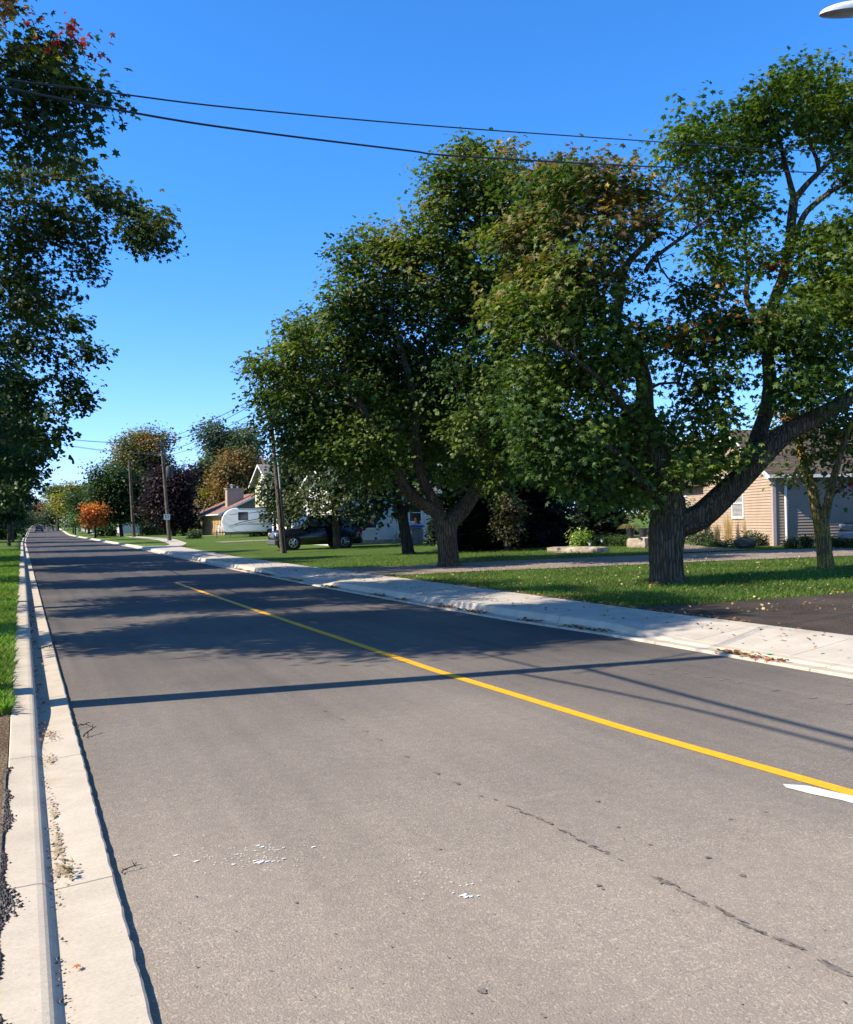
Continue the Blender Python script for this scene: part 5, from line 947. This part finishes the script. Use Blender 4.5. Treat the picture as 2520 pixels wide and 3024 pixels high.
for i, (x, l, h) in enumerate(((1862, 'large dark urn with drooping straw-coloured plant on the stone block', .5), (1900, 'smaller dark urn right of the drooping plant', .38))):
    q = G(x, 1612); q = q+[.25, .3, .36]; r = empty('urn', q, 0, l, 'urn'); mb = MB(); mb.lathe([(.13, 0), (.14, .05), (.19, h*.7), (.23, h), (.2, h), (.17, h*.8)], k=16); mb.build('pot', mat('dark_ceramic', (.04, .045, .05), .5, .4, var=.1), r, True)
    if i == 0:
        V = []; Fs = []; cs = []; rg = np.random.default_rng(5)
        for j in range(150):
            a = rg.random()*2*PI; L = .3+.35*rg.random(); d = np.array([math.cos(a), math.sin(a), 0]); sd = np.array([-d[1], d[0], 0])*.012; k0 = len(V); c = np.array([(.30, .24, .12), (.16, .2, .05), (.4, .3, .18)][rg.integers(3)])
            for t in np.linspace(0, 1, 5): p_ = np.array([0, 0, h])+d*L*t+np.array([0, 0, .55*t-.75*t*t])*(L*1.3); V += [p_-sd*(1-.7*t), p_+sd*(1-.7*t)]; cs += [c, c]
            Fs += [(k0+2*w2, k0+2*w2+1, k0+2*w2+3, k0+2*w2+2) for w2 in range(4)]
        npmesh('plant', V, np.array(Fs), M['blade'], r, False, np.array(cs))
q = G(786, 1583); mb = MB(); vs = []; k = 24
for i in range(9):
    for j in range(k): t = 2*PI*j/k; ph = PI*i/8; rr = math.sin(ph)*(.30+.025*math.cos(t*8)); vs.append((q[0]+rr*math.cos(t), q[1]-.8+rr*math.sin(t), q[2]+.24-.24*math.cos(ph)))
mb.add(vs, [(i*k+j, i*k+(j+1) % k, (i+1)*k+(j+1) % k, (i+1)*k+j) for i in range(8) for j in range(k)]); r = tag(mb.build('pumpkin', mat('pumpkin_skin', (.70, .19, .02), .5, .4, var=.1), None, True), 'orange pumpkin on the lawn edge by the white garage', 'pumpkin'); mb = MB(); mb.tube([(q[0], q[1]-.8, q[2]+.47), (q[0]+.03, q[1]-.8, q[2]+.58)], [.04, .025], 6); mb.build('stalk', M['bark_light'], r)

# ------------------------------------------------------------------ vehicles
def vehicle(name, label, cat, loc, rz, L, Wd, H, paint, style='suv', group=None, trim=None):
    r = empty(name, loc, rz, label, cat, group); trim = trim or M['black']; hw = Wd/2; wr = .36 if style == 'suv' else .31; gl = .24 if style == 'suv' else .2
    hood = H*.60 if style != 'van' else H*.56; belt = H*.63; roof = H
    def sect(x, zb, zt_, w0, w1): return [(x, -w0*.94, zb), (x, -w0, zb+.12), (x, -w0, (zb+zt_)/2+.05), (x, -w1*.97, zt_-.05), (x, -w1*.9, zt_), (x, w1*.9, zt_), (x, w1*.97, zt_-.05), (x, w0, (zb+zt_)/2+.05), (x, w0, zb+.12), (x, w0*.94, zb)]
    def lf(S, nm, mt):
        mb = MB(); vs = [p for s_ in S for p in s_]; n = 10; fs = [(i*n+j, i*n+(j+1) % n, (i+1)*n+(j+1) % n, (i+1)*n+j) for i in range(len(S)-1) for j in range(n)]+[tuple(range(n-1, -1, -1)), tuple(range((len(S)-1)*n, len(S)*n))]; mb.add(vs, fs); return mb.build(nm, mt, r, True)
    f, b = L/2, -L/2
    if style == 'van': ws, wt, rt, rb = f-1.0, f-2.0, b+.35, b+.12
    elif style == 'suv': ws, wt, rt, rb = f-1.35, f-2.0, b+.45, b+.15
    else: ws, wt, rt, rb = f-1.35, f-2.15, b+1.35, b+.75
    S = [sect(b, gl+.12, belt*.9, hw*.9, hw*.84), sect(b+.08, gl, belt, hw*.97, hw*.92), sect(b+.6, gl, belt, hw, hw*.96), sect(0, gl, belt+.01, hw, hw*.97), sect(ws, gl, belt*.99, hw, hw*.95), sect(f-.5, gl, hood*.95, hw*.98, hw*.9), sect(f-.1, gl+.02, hood*.88, hw*.93, hw*.82), sect(f, gl+.1, hood*.74, hw*.86, hw*.76)]
    body = lf(S, 'body', paint)
    def cs(x, zt_, w1): return [(x, -hw*.96, belt-.03), (x, -hw*.95, belt), (x, -hw*.94, belt+.01), (x, -w1, zt_-.06), (x, -w1*.9, zt_), (x, w1*.9, zt_), (x, w1, zt_-.06), (x, hw*.94, belt+.01), (x, hw*.95, belt), (x, hw*.96, belt-.03)]
    lf([cs(rb, belt+.05, hw*.9), cs(rt, roof-.02, hw*.78), cs((rt+wt)/2, roof, hw*.8), cs(wt, roof-.03, hw*.78), cs(ws, belt+.04, hw*.9)], 'cabin', paint)
    zb = belt+.06; ztp = roof-.13; wa = hw*.945; wb_ = hw*.815
    xs = {'suv': [(wt-.02, wt-.95), (wt-1.03, wt-1.9), (wt-1.98, rt+.12)], 'van': [(wt, wt-1.0), (wt-1.1, wt-2.1), (wt-2.2, rt+.1)], 'car': [(wt, wt-.95), (wt-1.03, rt-.05)]}[style]
    for sgn in (-1, 1):
        for i, (xa, xb) in enumerate(xs):
            e0 = .42 if i == 0 else 0; e1 = -.2 if (i == len(xs)-1) else 0
            mb = MB(); mb.quad((xa+e0, sgn*(wa+.004), zb), (xb+e1*.3, sgn*(wa+.004), zb), (xb, sgn*(wb_+.012), ztp), (xa, sgn*(wb_+.012), ztp)); mb.build('side_window', M['glass'], r)
        mb = MB(); mb.box((ws-.35, min(sgn*hw*.98, sgn*(hw+.17)), belt), (ws-.2, max(sgn*hw*.98, sgn*(hw+.17)), belt+.17), .02); mb.build('mirror', paint, r)
        for x in (f-.02, ):
            mb = MB(); mb.box((x-.14, min(sgn*hw*.55, sgn*hw*.90), hood*.66), (x+.005, max(sgn*hw*.55, sgn*hw*.90), hood*.82), .02); mb.build('headlight', M['clear_lens'], r)
        mb = MB(); mb.box((b-.02, min(sgn*hw*.72, sgn*hw*.955), belt*.66), (b+.16, max(sgn*hw*.72, sgn*hw*.955), belt*.98), .02); mb.build('taillight', M['red_lens'], r)
        for x in (f-.92, b+.98):
            mb = MB(); mb.lathe([(wr*1.2, -.01), (wr*1.2, .0)], (x, sgn*(hw+.0), wr), 26, 'y'); mb.build('wheel_arch', M['black'], r)
            mb = MB(); y0 = sgn*(hw+.012); mb.lathe([(wr*.62, -.2*sgn), (wr*.96, -.2*sgn), (wr, -.16*sgn), (wr, -.03*sgn), (wr*.95, 0), (wr*.68, .005*sgn), (wr*.6, -.03*sgn)], (x, y0, wr), 28, 'y'); wl = mb.build('wheel', M['black'], r, True)
            mb = MB(); mb.lathe([(wr*.64, -.02*sgn), (wr*.66, .008*sgn), (wr*.58, .01*sgn), (wr*.56, -.015*sgn)], (x, y0, wr), 24, 'y')
            for q in range(6):
                a = 2*PI*q/6; mb.tube([(x+wr*.1*math.cos(a), y0+.004*sgn, wr+wr*.1*math.sin(a)), (x+wr*.6*math.cos(a), y0-.004*sgn, wr+wr*.6*math.sin(a))], [wr*.12, wr*.09], 5)
            mb.lathe([(wr*.16, -.01*sgn), (wr*.14, .016*sgn)], (x, y0, wr), 12, 'y'); mb.build('rim', M['chrome'], wl)
        mb = MB(); [mb.box((x, min(sgn*hw*1.0, sgn*(hw+.03)), belt*.86), (x+.2, max(sgn*hw*1.0, sgn*(hw+.03)), belt*.86+.035)) for x in (ws-1.2, ws-2.15)]; mb.build('door_handle', trim, r)
    mb = MB(); mb.quad((ws-.02, -hw*.84, belt+.07), (ws-.02, hw*.84, belt+.07), (wt+.03, hw*.7, roof-.05), (wt+.03, -hw*.7, roof-.05)); [mb.v.__setitem__(i, (v[0]+.035, v[1], v[2]+.02)) for i, v in enumerate(mb.v)]; mb.build('windshield', M['glass'], r)
    mb = MB(); mb.quad((rb-.005, -hw*.8, belt+.09), (rb-.005, hw*.8, belt+.09), (rt-.03, hw*.68, roof-.1), (rt-.03, -hw*.68, roof-.1)); [mb.v.__setitem__(i, (v[0]-.03, v[1], v[2])) for i, v in enumerate(mb.v)]; mb.build('rear_window', M['glass'], r)
    for x0, x1 in ((f-.18, f+.06), (b-.06, b+.14)):
        mb = MB(); mb.box((x0, -hw*.93, gl+.02), (x1, hw*.93, gl+.28), .04); mb.build('bumper', trim, r)
    mb = MB(); mb.box((f-.06, -hw*.5, hood*.6), (f+.015, hw*.5, hood*.8), .01); mb.build('grille', M['chrome'], r)
    mb = MB(); mb.box((b-.035, -.26, belt*.55), (b-.005, .26, belt*.55+.15)); mb.build('licence_plate', M['white'], r)
    if style == 'suv':
        mb = MB(); [mb.tube([(rt+.3, s_*hw*.66, roof), (rt+.4, s_*hw*.66, roof+.06), (wt-.3, s_*hw*.66, roof+.06), (wt-.15, s_*hw*.66, roof)], .02, 6) for s_ in (-1, 1)]; mb.build('roof_rack', M['black'], r)
    return r
GUN = mat('grey_plastic_trim', (.09, .09, .095), .5, .4, var=.1)
vx, vy = 14.4, 45.8; vehicle('black_suv', 'black sport utility car parked nose left behind the cedar trunk', 'car', (vx, vy, zt(vx, vy)), PI-.03, 4.75, 1.9, 1.82, M['plain_black'], 'suv', trim=GUN)
SILV = mat('silver_paint', (.42, .43, .46), .3, .6, .5, var=.03, coat=.4)
q = G(432, 1566); vehicle('silver_minivan', 'silver minivan parked in the drive right of the leaning maple', 'van', (q[0]+1.2, q[1], q[2]), .12, 5.1, 1.95, 1.75, SILV, 'van')
q = G(116, 1570); vehicle('dark_car', 'dark blue car seen from behind driving away on the road', 'car', (q[0], q[1], float(elev(q[1]))+.004), PI/2, 4.6, 1.8, 1.5, mat('navy_paint', (.01, .012, .02), .2, .6, var=.1, coat=.5), 'car')
q = base(213, 262); vehicle('dark_car', 'dark car parked in a drive beside the twin poles', 'car', (q[0], q[1], q[2]), .1, 4.6, 1.8, 1.45, M['plain_black'], 'car')
q = G(2520, 1618); vehicle('parked_car', 'dark car with a silver bumper cut off by the right edge', 'car', (27.45, 20.0, zt(27.45, 20)), PI-.3, 4.8, 1.85, 1.55, mat('dark_grey_paint', (.03, .032, .036), .25, .5, .3, var=.1, coat=.5), 'suv', trim=SILV)

# caravan
RX, RY = 17.9, 87.5; rv = empty('travel_trailer', (RX, RY, zt(RX, RY)), -.32, 'white travel trailer with rounded front and black swoosh lines', 'trailer')
RL, RW, RH = 7.2, 2.5, 2.95; zf = .55
prof = [(.42, zf), (.14, zf+.12), (.03, zf+.45), (.0, zf+1.0)]+[(1.45-1.45*math.cos(t), zf+1.0+(RH-zf-1.0)*math.sin(t)) for t in np.linspace(.12, PI/2, 9)]+[(RL-.2, RH), (RL, RH-.15), (RL, zf)]
GEL = mat('gelcoat_white', (.74, .74, .72), .3, .5, var=.03, coat=.3)
mb = MB(); n = len(prof); vs = []
for y, s in ((0.06, .97), (0, 1), (RW, 1), (RW+.0, 1)):
    cx, cz = 3.6, 1.7
    vs += [(cx+(x-cx)*(s if y < .1 else 1), y if s == 1 else -.05, cz+(z-cz)*(s if y < .1 else 1)) for x, z in prof]
vs = [(3.6+(x-3.6)*.975, -.04, 1.7+(z-1.7)*.96) for x, z in prof]+[(x, .03, z) for x, z in prof]+[(x, RW-.03, z) for x, z in prof]+[(3.6+(x-3.6)*.975, RW+.04, 1.7+(z-1.7)*.96) for x, z in prof]
mb.add(vs, [tuple(range(n-1, -1, -1)), tuple(range(3*n, 4*n))]+[(r*n+i, r*n+(i+1) % n, (r+1)*n+(i+1) % n, (r+1)*n+i) for r in range(3) for i in range(n)]); mb.build('body', GEL, rv, True)
def ribbon(fn, x0, x1, w0, mt, nm, n=24):
    mb = MB(); vs = []
    for t in np.linspace(0, 1, n): x = x0+(x1-x0)*t; z = fn(x); ww = w0*math.sin(PI*min(1, max(0, t*.92+.06)))**.6; vs += [(x, -.047, z-ww/2), (x, -.047, z+ww/2)]
    mb.add(vs, [(2*i, 2*i+2, 2*i+3, 2*i+1) for i in range(n-1)]); mb.build(nm, mt, rv)
BLK = mat('decal_black', (.015, .015, .018), .4, .4, var=.1); GRYD = mat('decal_grey', (.22, .22, .23), .4, .4, var=.1)
ribbon(lambda x: 2.25+.42*math.sqrt(max(0, (x-2.1)/3.6)), 2.2, 6.0, .05, BLK, 'stripe'); ribbon(lambda x: 2.28+.1*(x-.7), .75, 2.1, .04, BLK, 'stripe')
ribbon(lambda x: .85+1.05*math.sqrt(max(0, (x-.6)/3.4)), .7, 4.6, .06, BLK, 'stripe'); ribbon(lambda x: .75+.95*math.sqrt(max(0, (x-.7)/3.4)), .8, 4.2, .05, GRYD, 'stripe')
ribbon(lambda x: 1.28, .7, 7.0, .035, BLK, 'stripe'); ribbon(lambda x: 1.36+.06*math.sin((x-1)*1.1), 2.2, 4.6, .06, GRYD, 'stripe'); ribbon(lambda x: .62, 1.2, 6.9, .07, GRYD, 'stripe')
for x0, z0, w_, h_ in ((1.7, 1.78, .86, .72), (3.75, 1.84, .66, .44), (4.85, 2.08, .32, .13)):
    mb = MB(); mb.box((x0-.04, -.052, z0-.04), (x0+w_+.04, -.041, z0+h_+.04)); wn = mb.build('window', BLK, rv); mb = MB(); mb.box((x0, -.06, z0), (x0+w_, -.0525, z0+h_)); mb.build('pane', M['glass'], wn)
mb = MB(); mb.box((6.2, -.055, 1.0), (6.75, -.045, 1.35)); mb.build('vent', BLK, rv)
mb = MB(); mb.box((3.6, .7, RH), (4.6, 1.7, RH+.22), .05); mb.build('air_conditioner', M['black'], rv)
mb = MB(); mb.tube([(1.6, -.05, 2.98), (6.9, -.05, 2.93)], .05, 8); mb.build('awning', M['black'], rv)
for x in (4.9, 5.75):
    mb = MB(); mb.lathe([(.2, .0), (.33, .0), (.35, .05), (.35, .2), (.2, .22)], (x, -.04, .35), 22, 'y'); wl = mb.build('wheel', M['black'], rv, True); mb = MB(); mb.lathe([(.2, -.02), (.06, -.03)], (x, -.04, .35), 16, 'y'); mb.build('rim', M['chrome'], wl)
mb = MB(); mb.prism([(4.4, .5), (4.45, .75), (4.6, .85), (6.05, .85), (6.2, .75), (6.25, .5)], 'y', -.05, -.043); mb.build('wheel_arch', BLK, rv)
mb = MB(); mb.tube([(.6, .3, .55), (-.9, 1.25, .5), (.6, 2.2, .55)], .05, 6); mb.tube([(-.6, 1.25, .0), (-.6, 1.25, .75)], .035, 6); mb.tube([(1.0, .0, .55), (.8, -.02, .02)], .03, 6); mb.build('hitch', M['black'], rv)
mb = MB(); mb.lathe([(.14, .55), (.16, .6), (.16, 1.1), (.08, 1.25)], (-.35, 1.25, 0), 12); mb.build('gas_bottle', M['white'], rv, True)
def text(s, name, size, mt, parent, loc, rot, ext=.002):
    c = bpy.data.curves.new(name, 'FONT'); c.body = s; c.size = size; c.extrude = ext; c.align_x = 'CENTER'; c.align_y = 'CENTER'; c.materials.append(mt); t0_ = bpy.data.objects.new(name, c); COL.objects.link(t0_); bpy.context.view_layer.update(); me = bpy.data.meshes.new_from_object(t0_.evaluated_get(bpy.context.evaluated_depsgraph_get())); bpy.data.objects.remove(t0_); o = bpy.data.objects.new(name, me); COL.objects.link(o); o.parent = parent; o.location = loc; o.rotation_euler = rot; return o
t_ = text('vista', 'lettering', .42, BLK, rv, (6.55, -.055, 1.82), (PI/2, 0, 0))
q = G(622, 1577)

# ------------------------------------------------------------------ poles and wires
def pole(name, label, bx_, by_, tx, ty_, wb, wt_, cat='utility pole', group=None, mt='wood', extra=None):
    b = G(bx_, by_); D = float((b-CAM)@f0); s = D/F; t = P(tx, ty_, D); r = empty(name, b, 0, label, cat, group); mb = MB(); mb.tube([(0, 0, -.1), tuple((t-b)*.5), tuple(t-b)], [wb*s/2, (wb+wt_)*s/4, wt_*s/2], 12); mb.build('post', M[mt], r, True); return r, b, t, s
r1, pb1, pt1, s1 = pole('utility_pole', 'leaning wooden pole with black guard and white conduit before the cream house', 836, 1634, 800, 1228, 15, 10)
ax = pt1-pb1; mb = MB(); o_ = np.array([.11, -.10, 0]); mb.tube([tuple(ax*.47+o_), tuple(ax*.97+o_)], .025, 8); mb.build('conduit', M['white'], r1); mb = MB(); mb.tube([tuple(o_*1.1), tuple(ax*.46+o_*1.1)], .05, 8); mb.build('guard', M['black'], r1)
r2, pb2, pt2, s2 = pole('utility_pole', 'dark wooden pole with transformer and white number plate by the purple maple', 501, 1597, 476, 1298, 12, 7)
ax = pt2-pb2; mb = MB(); c_ = ax*.68+np.array([.45, -.3, 0]); mb.lathe([(.3, -.5), (.32, -.45), (.32, .4), (.25, .5), (.05, .55)], tuple(c_), 14); mb.build('transformer', mat('dark_transformer', (.03, .035, .04), .6, .3, var=.1), r2, True)
mb = MB(); c_ = ax*.235+np.array([-.1, -.28, 0]); mb.box((c_[0]-.28, c_[1]-.02, c_[2]-.26), (c_[0]+.28, c_[1], c_[2]+.26)); pl_ = mb.build('number_plate', M['white'], r2); text('52', 'number', .42, M['black'], pl_, (c_[0], c_[1]-.026, c_[2]), (PI/2, 0, 0))
mb = MB(); mb.box((-.9+ax[0]*.98, ax[1]*.98-.06, ax[2]*.965), (.9+ax[0]*.98, ax[1]*.98+.06, ax[2]*.965+.12)); [mb.lathe([(.05, 0), (.07, .06), (.04, .14)], (ax[0]*.98+x, ax[1]*.98, ax[2]*.965+.12), 8) for x in (-.8, -.3, .3, .8)]; mb.build('crossarm', M['wood'], r2)
r3, pb3, pt3, s3 = pole('utility_pole', 'pale wooden pole with a cable riser right of the leaning maple', 395, 1586, 381, 1357, 9, 6); ax = pt3-pb3; mb = MB(); mb.tube([(.2, -.2, 0), tuple(ax*.8+[.15, -.2, 0])], .05, 6); mb.build('riser', M['black'], r3)
P_ = []
for bx_, by_, tx, ty_, w_, lb in ((286, 1577, 280, 1462, 5, 'thin pale pole standing against the orange maple'), (253, 1571, 244, 1450, 5, 'right one of the twin pale poles'), (236, 1568, 231, 1448, 6, 'left one of the twin pale poles'), (157, 1566, 152, 1505, 4, 'short pale pole near the far kerb'), (168, 1568, 167, 1518, 4, 'far brown pole below the yellow-green maple'), (191, 1567, 191, 1530, 3.5, 'short far pole with a white plate'), (315, 1584, 314, 1470, 6, 'dark pole between the orange maple and the leaning maple')):
    q = pole('utility_pole', lb, bx_, by_, tx, ty_, w_, w_*.6, group='distant poles along the right verge'); P_.append(q)
def wire(name, label, pts, r_, mt='wire', n=40, parent=None, group=None, cat='cable'):
    pts = np.array(pts, float); sp, _ = smooth_limb(pts, np.ones(len(pts)), n//max(1, len(pts)-1)); mb = MB(); mb.tube(sp, r_, 5); return tag(mb.build(name, M[mt], parent, True), label, cat, group)
def iD(x): t = (x+480)/(2700+480); return 1/((1-t)/7.2+t/21)
wire('overhead_wire', 'thick lower wire crossing the sky over the road', [P(x, y, iD(x)) for x, y in ((-500, 140), (-250, 200), (0, 255), (295, 314), (524, 355), (700, 381), (923, 410), (1213, 445), (1346, 460), (1844, 488), (2191, 501), (2479, 511), (2800, 515))], .0115, n=60)
wire('overhead_wire', 'thin upper wire crossing the sky over the road', [P(x, y, iD(x)) for x, y in ((-500, 150), (-250, 198), (86, 243), (229, 261), (348, 276), (700, 319), (1300, 373), (1940, 418), (2294, 441), (2800, 460))], .0085, n=60)
def sagw(a, b_2, sag, k=9): return [a+(b_2-a)*t-np.array([0, 0, 4*sag*t*(1-t)]) for t in np.linspace(0, 1, k)]
top2 = lambda dx, dz=0: pt2+np.array([dx, 0, -.25+dz])
for i, (dx, dz, yl, yr, l) in enumerate(((-.8, 0, 1284, 1282, 'highest of the four far wires across the road'), (.3, 0, 1289, 1290, 'second of the four far wires across the road'), (-.3, -1.0, 1296, 1300, 'third of the four far wires across the road'), (.8, -1.15, 1300, 1306, 'lowest of the four far wires across the road'))):
    A = P(40, yl-18, 92); Bp = np.array([pt1[0], pt1[1], pt1[2]+(.9 if i < 2 else .2)-.25*(i % 2)+.4]); m_ = top2(dx, dz)
    wire('overhead_wire', l, sagw(A, m_, .5)+sagw(m_, Bp, .35)[1:], .018, n=48, group='far wires strung over the road')
pz = P_[2][2]; wire('overhead_wire', 'faint far wire left of the twin poles', sagw(P(60, 1402, 190), pz+[0, 0, -.1], .8), .04); wire('overhead_wire', 'short faint wire sloping down behind the left row', sagw(P(60, 1425, 190), P(175, 1462, 190), .3), .035)
wire('overhead_wire', 'wire running away from the transformer pole to the pale pole', sagw(pt2-[0, 0, .6], pt3-[0, 0, .3], .5), .02)
# tall pole beside the camera, outside the frame: its shadow crosses the road
lp = empty('roadside_pole', (-1.25, 8.8, .1), 0, 'wooden pole off the left edge, known by its long shadow on the road', 'utility pole'); mb = MB(); mb.tube([(0, 0, -.1), (0, 0, 3.5), (0, 0, 7.25)], [.20, .15, .09], 14); mb.build('post', M['wood'], lp, True)
wire('roadside_cable', 'thick cable off the left edge, shadow nearer the right kerb', [(-1.2, 8.8, 5.62), (-1.2, 5.5, 5.55), (-1.2, 0, 5.6), (-1.2, -12, 5.9)], .034, group='cables beside the left kerb')
wire('roadside_cable', 'sagging cable off the left edge, shadow nearer the middle', [(-1.2, 8.8, 4.95), (-1.2, 7.4, 5.18), (-1.2, 5.8, 5.32), (-1.2, 2, 5.36), (-1.2, -12, 5.6)], .024, group='cables beside the left kerb')
wire('roadside_cable', 'thin cable hidden in the left maple crowns', sagw(np.array([-1.2, 8.8, 5.3]), np.array([-1.6, 41, 5.8]), .5), .02, group='cables beside the left kerb')
# street lamp, upper right
tip = P(2422, 41, 9.4); lr = empty('street_lamp', (10.3, tip[1]+.1, .15), 0, 'white oval street lamp head poking in at the upper right corner', 'street lamp'); o_ = np.array([10.3, tip[1]+.1, .15]); c_ = tip-o_
def head(z0, hz_, nm, mt, flip=1):
    mb = MB(); vs = []; k = 20; R_ = 8
    for i in range(R_+1):
        ph = (PI/2)*i/R_; 
        for j in range(k):
            t = 2*PI*j/k; cx = .60*math.cos(t)*math.cos(ph); cy = .11*math.sin(t)*math.cos(ph)*(1-.15*math.cos(t)); vs.append((c_[0]+.60+cx, c_[1]+cy, c_[2]+z0+flip*hz_*math.sin(ph)+.27*(.6+cx)))
    mb.add(vs, [(i*k+j, i*k+(j+1) % k, (i+1)*k+(j+1) % k, (i+1)*k+j) for i in range(R_) for j in range(k)]+[tuple(range(k))]); return mb.build(nm, mt, lr, True)
head(.0, .12, 'housing', M['white']); hd = head(-.004, .03, 'lens', mat('dusty_lens', (.16, .16, .17), .3, .5, var=.15), -1)
mb = MB(); mb.tube([tuple(c_+[1.1, 0, .36]), tuple(c_+[1.4, 0, .42]), (.0, -.1, c_[2]+.3), (0, 0, c_[2]-.5)], .035, 8); mb.build('arm', M['steel'], lr); mb = MB(); mb.tube([(0, 0, 0), (0, 0, c_[2]-.4)], [.1, .06], 12); mb.build('post', M['steel'], lr)
# signs
def sign(label, x, by, ty_, w_, round_=False, cat='sign'):
    b = G(x, by); D = float((b-CAM)@f0); s = D/F; H = (by-ty_)*s; r = empty('road_sign', b, 0, label, cat); mb = MB(); mb.tube([(0, 0, 0), (0, 0, H)], .05, 6); mb.build('post', M['steel'], r); mb = MB(); ww = w_*s/2
    if round_: mb.lathe([(ww, -.08), (ww, -.06)], (0, 0, H-ww), 16, 'y')
    else: mb.box((-ww, -.08, H-2.4*ww), (ww, -.06, H))
    mb.build('panel', M['white'], r)
sign('round white sign on a thin post at the boulevard edge', 228, 1577, 1537, 5, True); sign('small white sign near the far kerb', 143, 1567, 1550, 3); sign('small white sign left of the short far poles', 170, 1566, 1543, 3); sign('tiny white plate sign beside the yellow-green maple', 192, 1567, 1545, 2.5)
# ------------------------------------------------------------------ small things near the camera
def twig(label, x, y, L, a, seed, z=.012, rr=.004):
    rg = np.random.default_rng(seed); p = G0(x, y); p[2] = z; mb = MB(); d = np.array([math.cos(a), math.sin(a), .0]); pts = [p+d*L*t+np.array([0, 0, .35*L*t*(1-t*.2)])+rg.normal(size=3)*.006 for t in np.linspace(0, 1, 6)]; mb.tube(pts, [rr*(1-.6*t) for t in np.linspace(0, 1, 6)], 5)
    for i in range(5):
        k_ = 2+i % 3; e = d*rg.normal()+np.array([-d[1], d[0], .6])*rg.normal(); mb.tube([pts[k_], pts[k_]+e*L*.22], [rr*.7, rr*.2], 4)
    return tag(mb.build('twig', M['bark_dark']), label, 'twig')
twig('dark forked twig on the road beside the left gutter edge', 246, 2180, .16, .9, 1, .01, .006); twig('short dark twig just above the forked twig', 230, 2152, .1, .2, 2, .01, .005); twig('curved brown twig lying on the asphalt near the gutter', 352, 2582, .09, .35, 3, .006, .0035); twig('twig lying in the shaded left gutter', 115, 1925, .35, .3, 4, .03, .008)
n = 26; Y = 4.32+.05*rnd.normal(size=n); X = .155+.045*rnd.random(n); litter('gutter_weed', X, Y, .035+.02*rnd.random(n), .02, [(.10, .12, .03), (.28, .2, .08), (.12, .08, .04)], 'tiny tuft of weed and dead leaves in the left gutter', 1.)
q = G0(238, 2880); litter('orange_leaf_scrap', np.array([q[0]]), np.array([q[1]]), np.array([.025]), .028, [(.55, .2, .07)], 'single orange leaf scrap on the left gutter pan', .2)
bpy.data.objects['orange_leaf_scrap']['kind'] = 'thing'
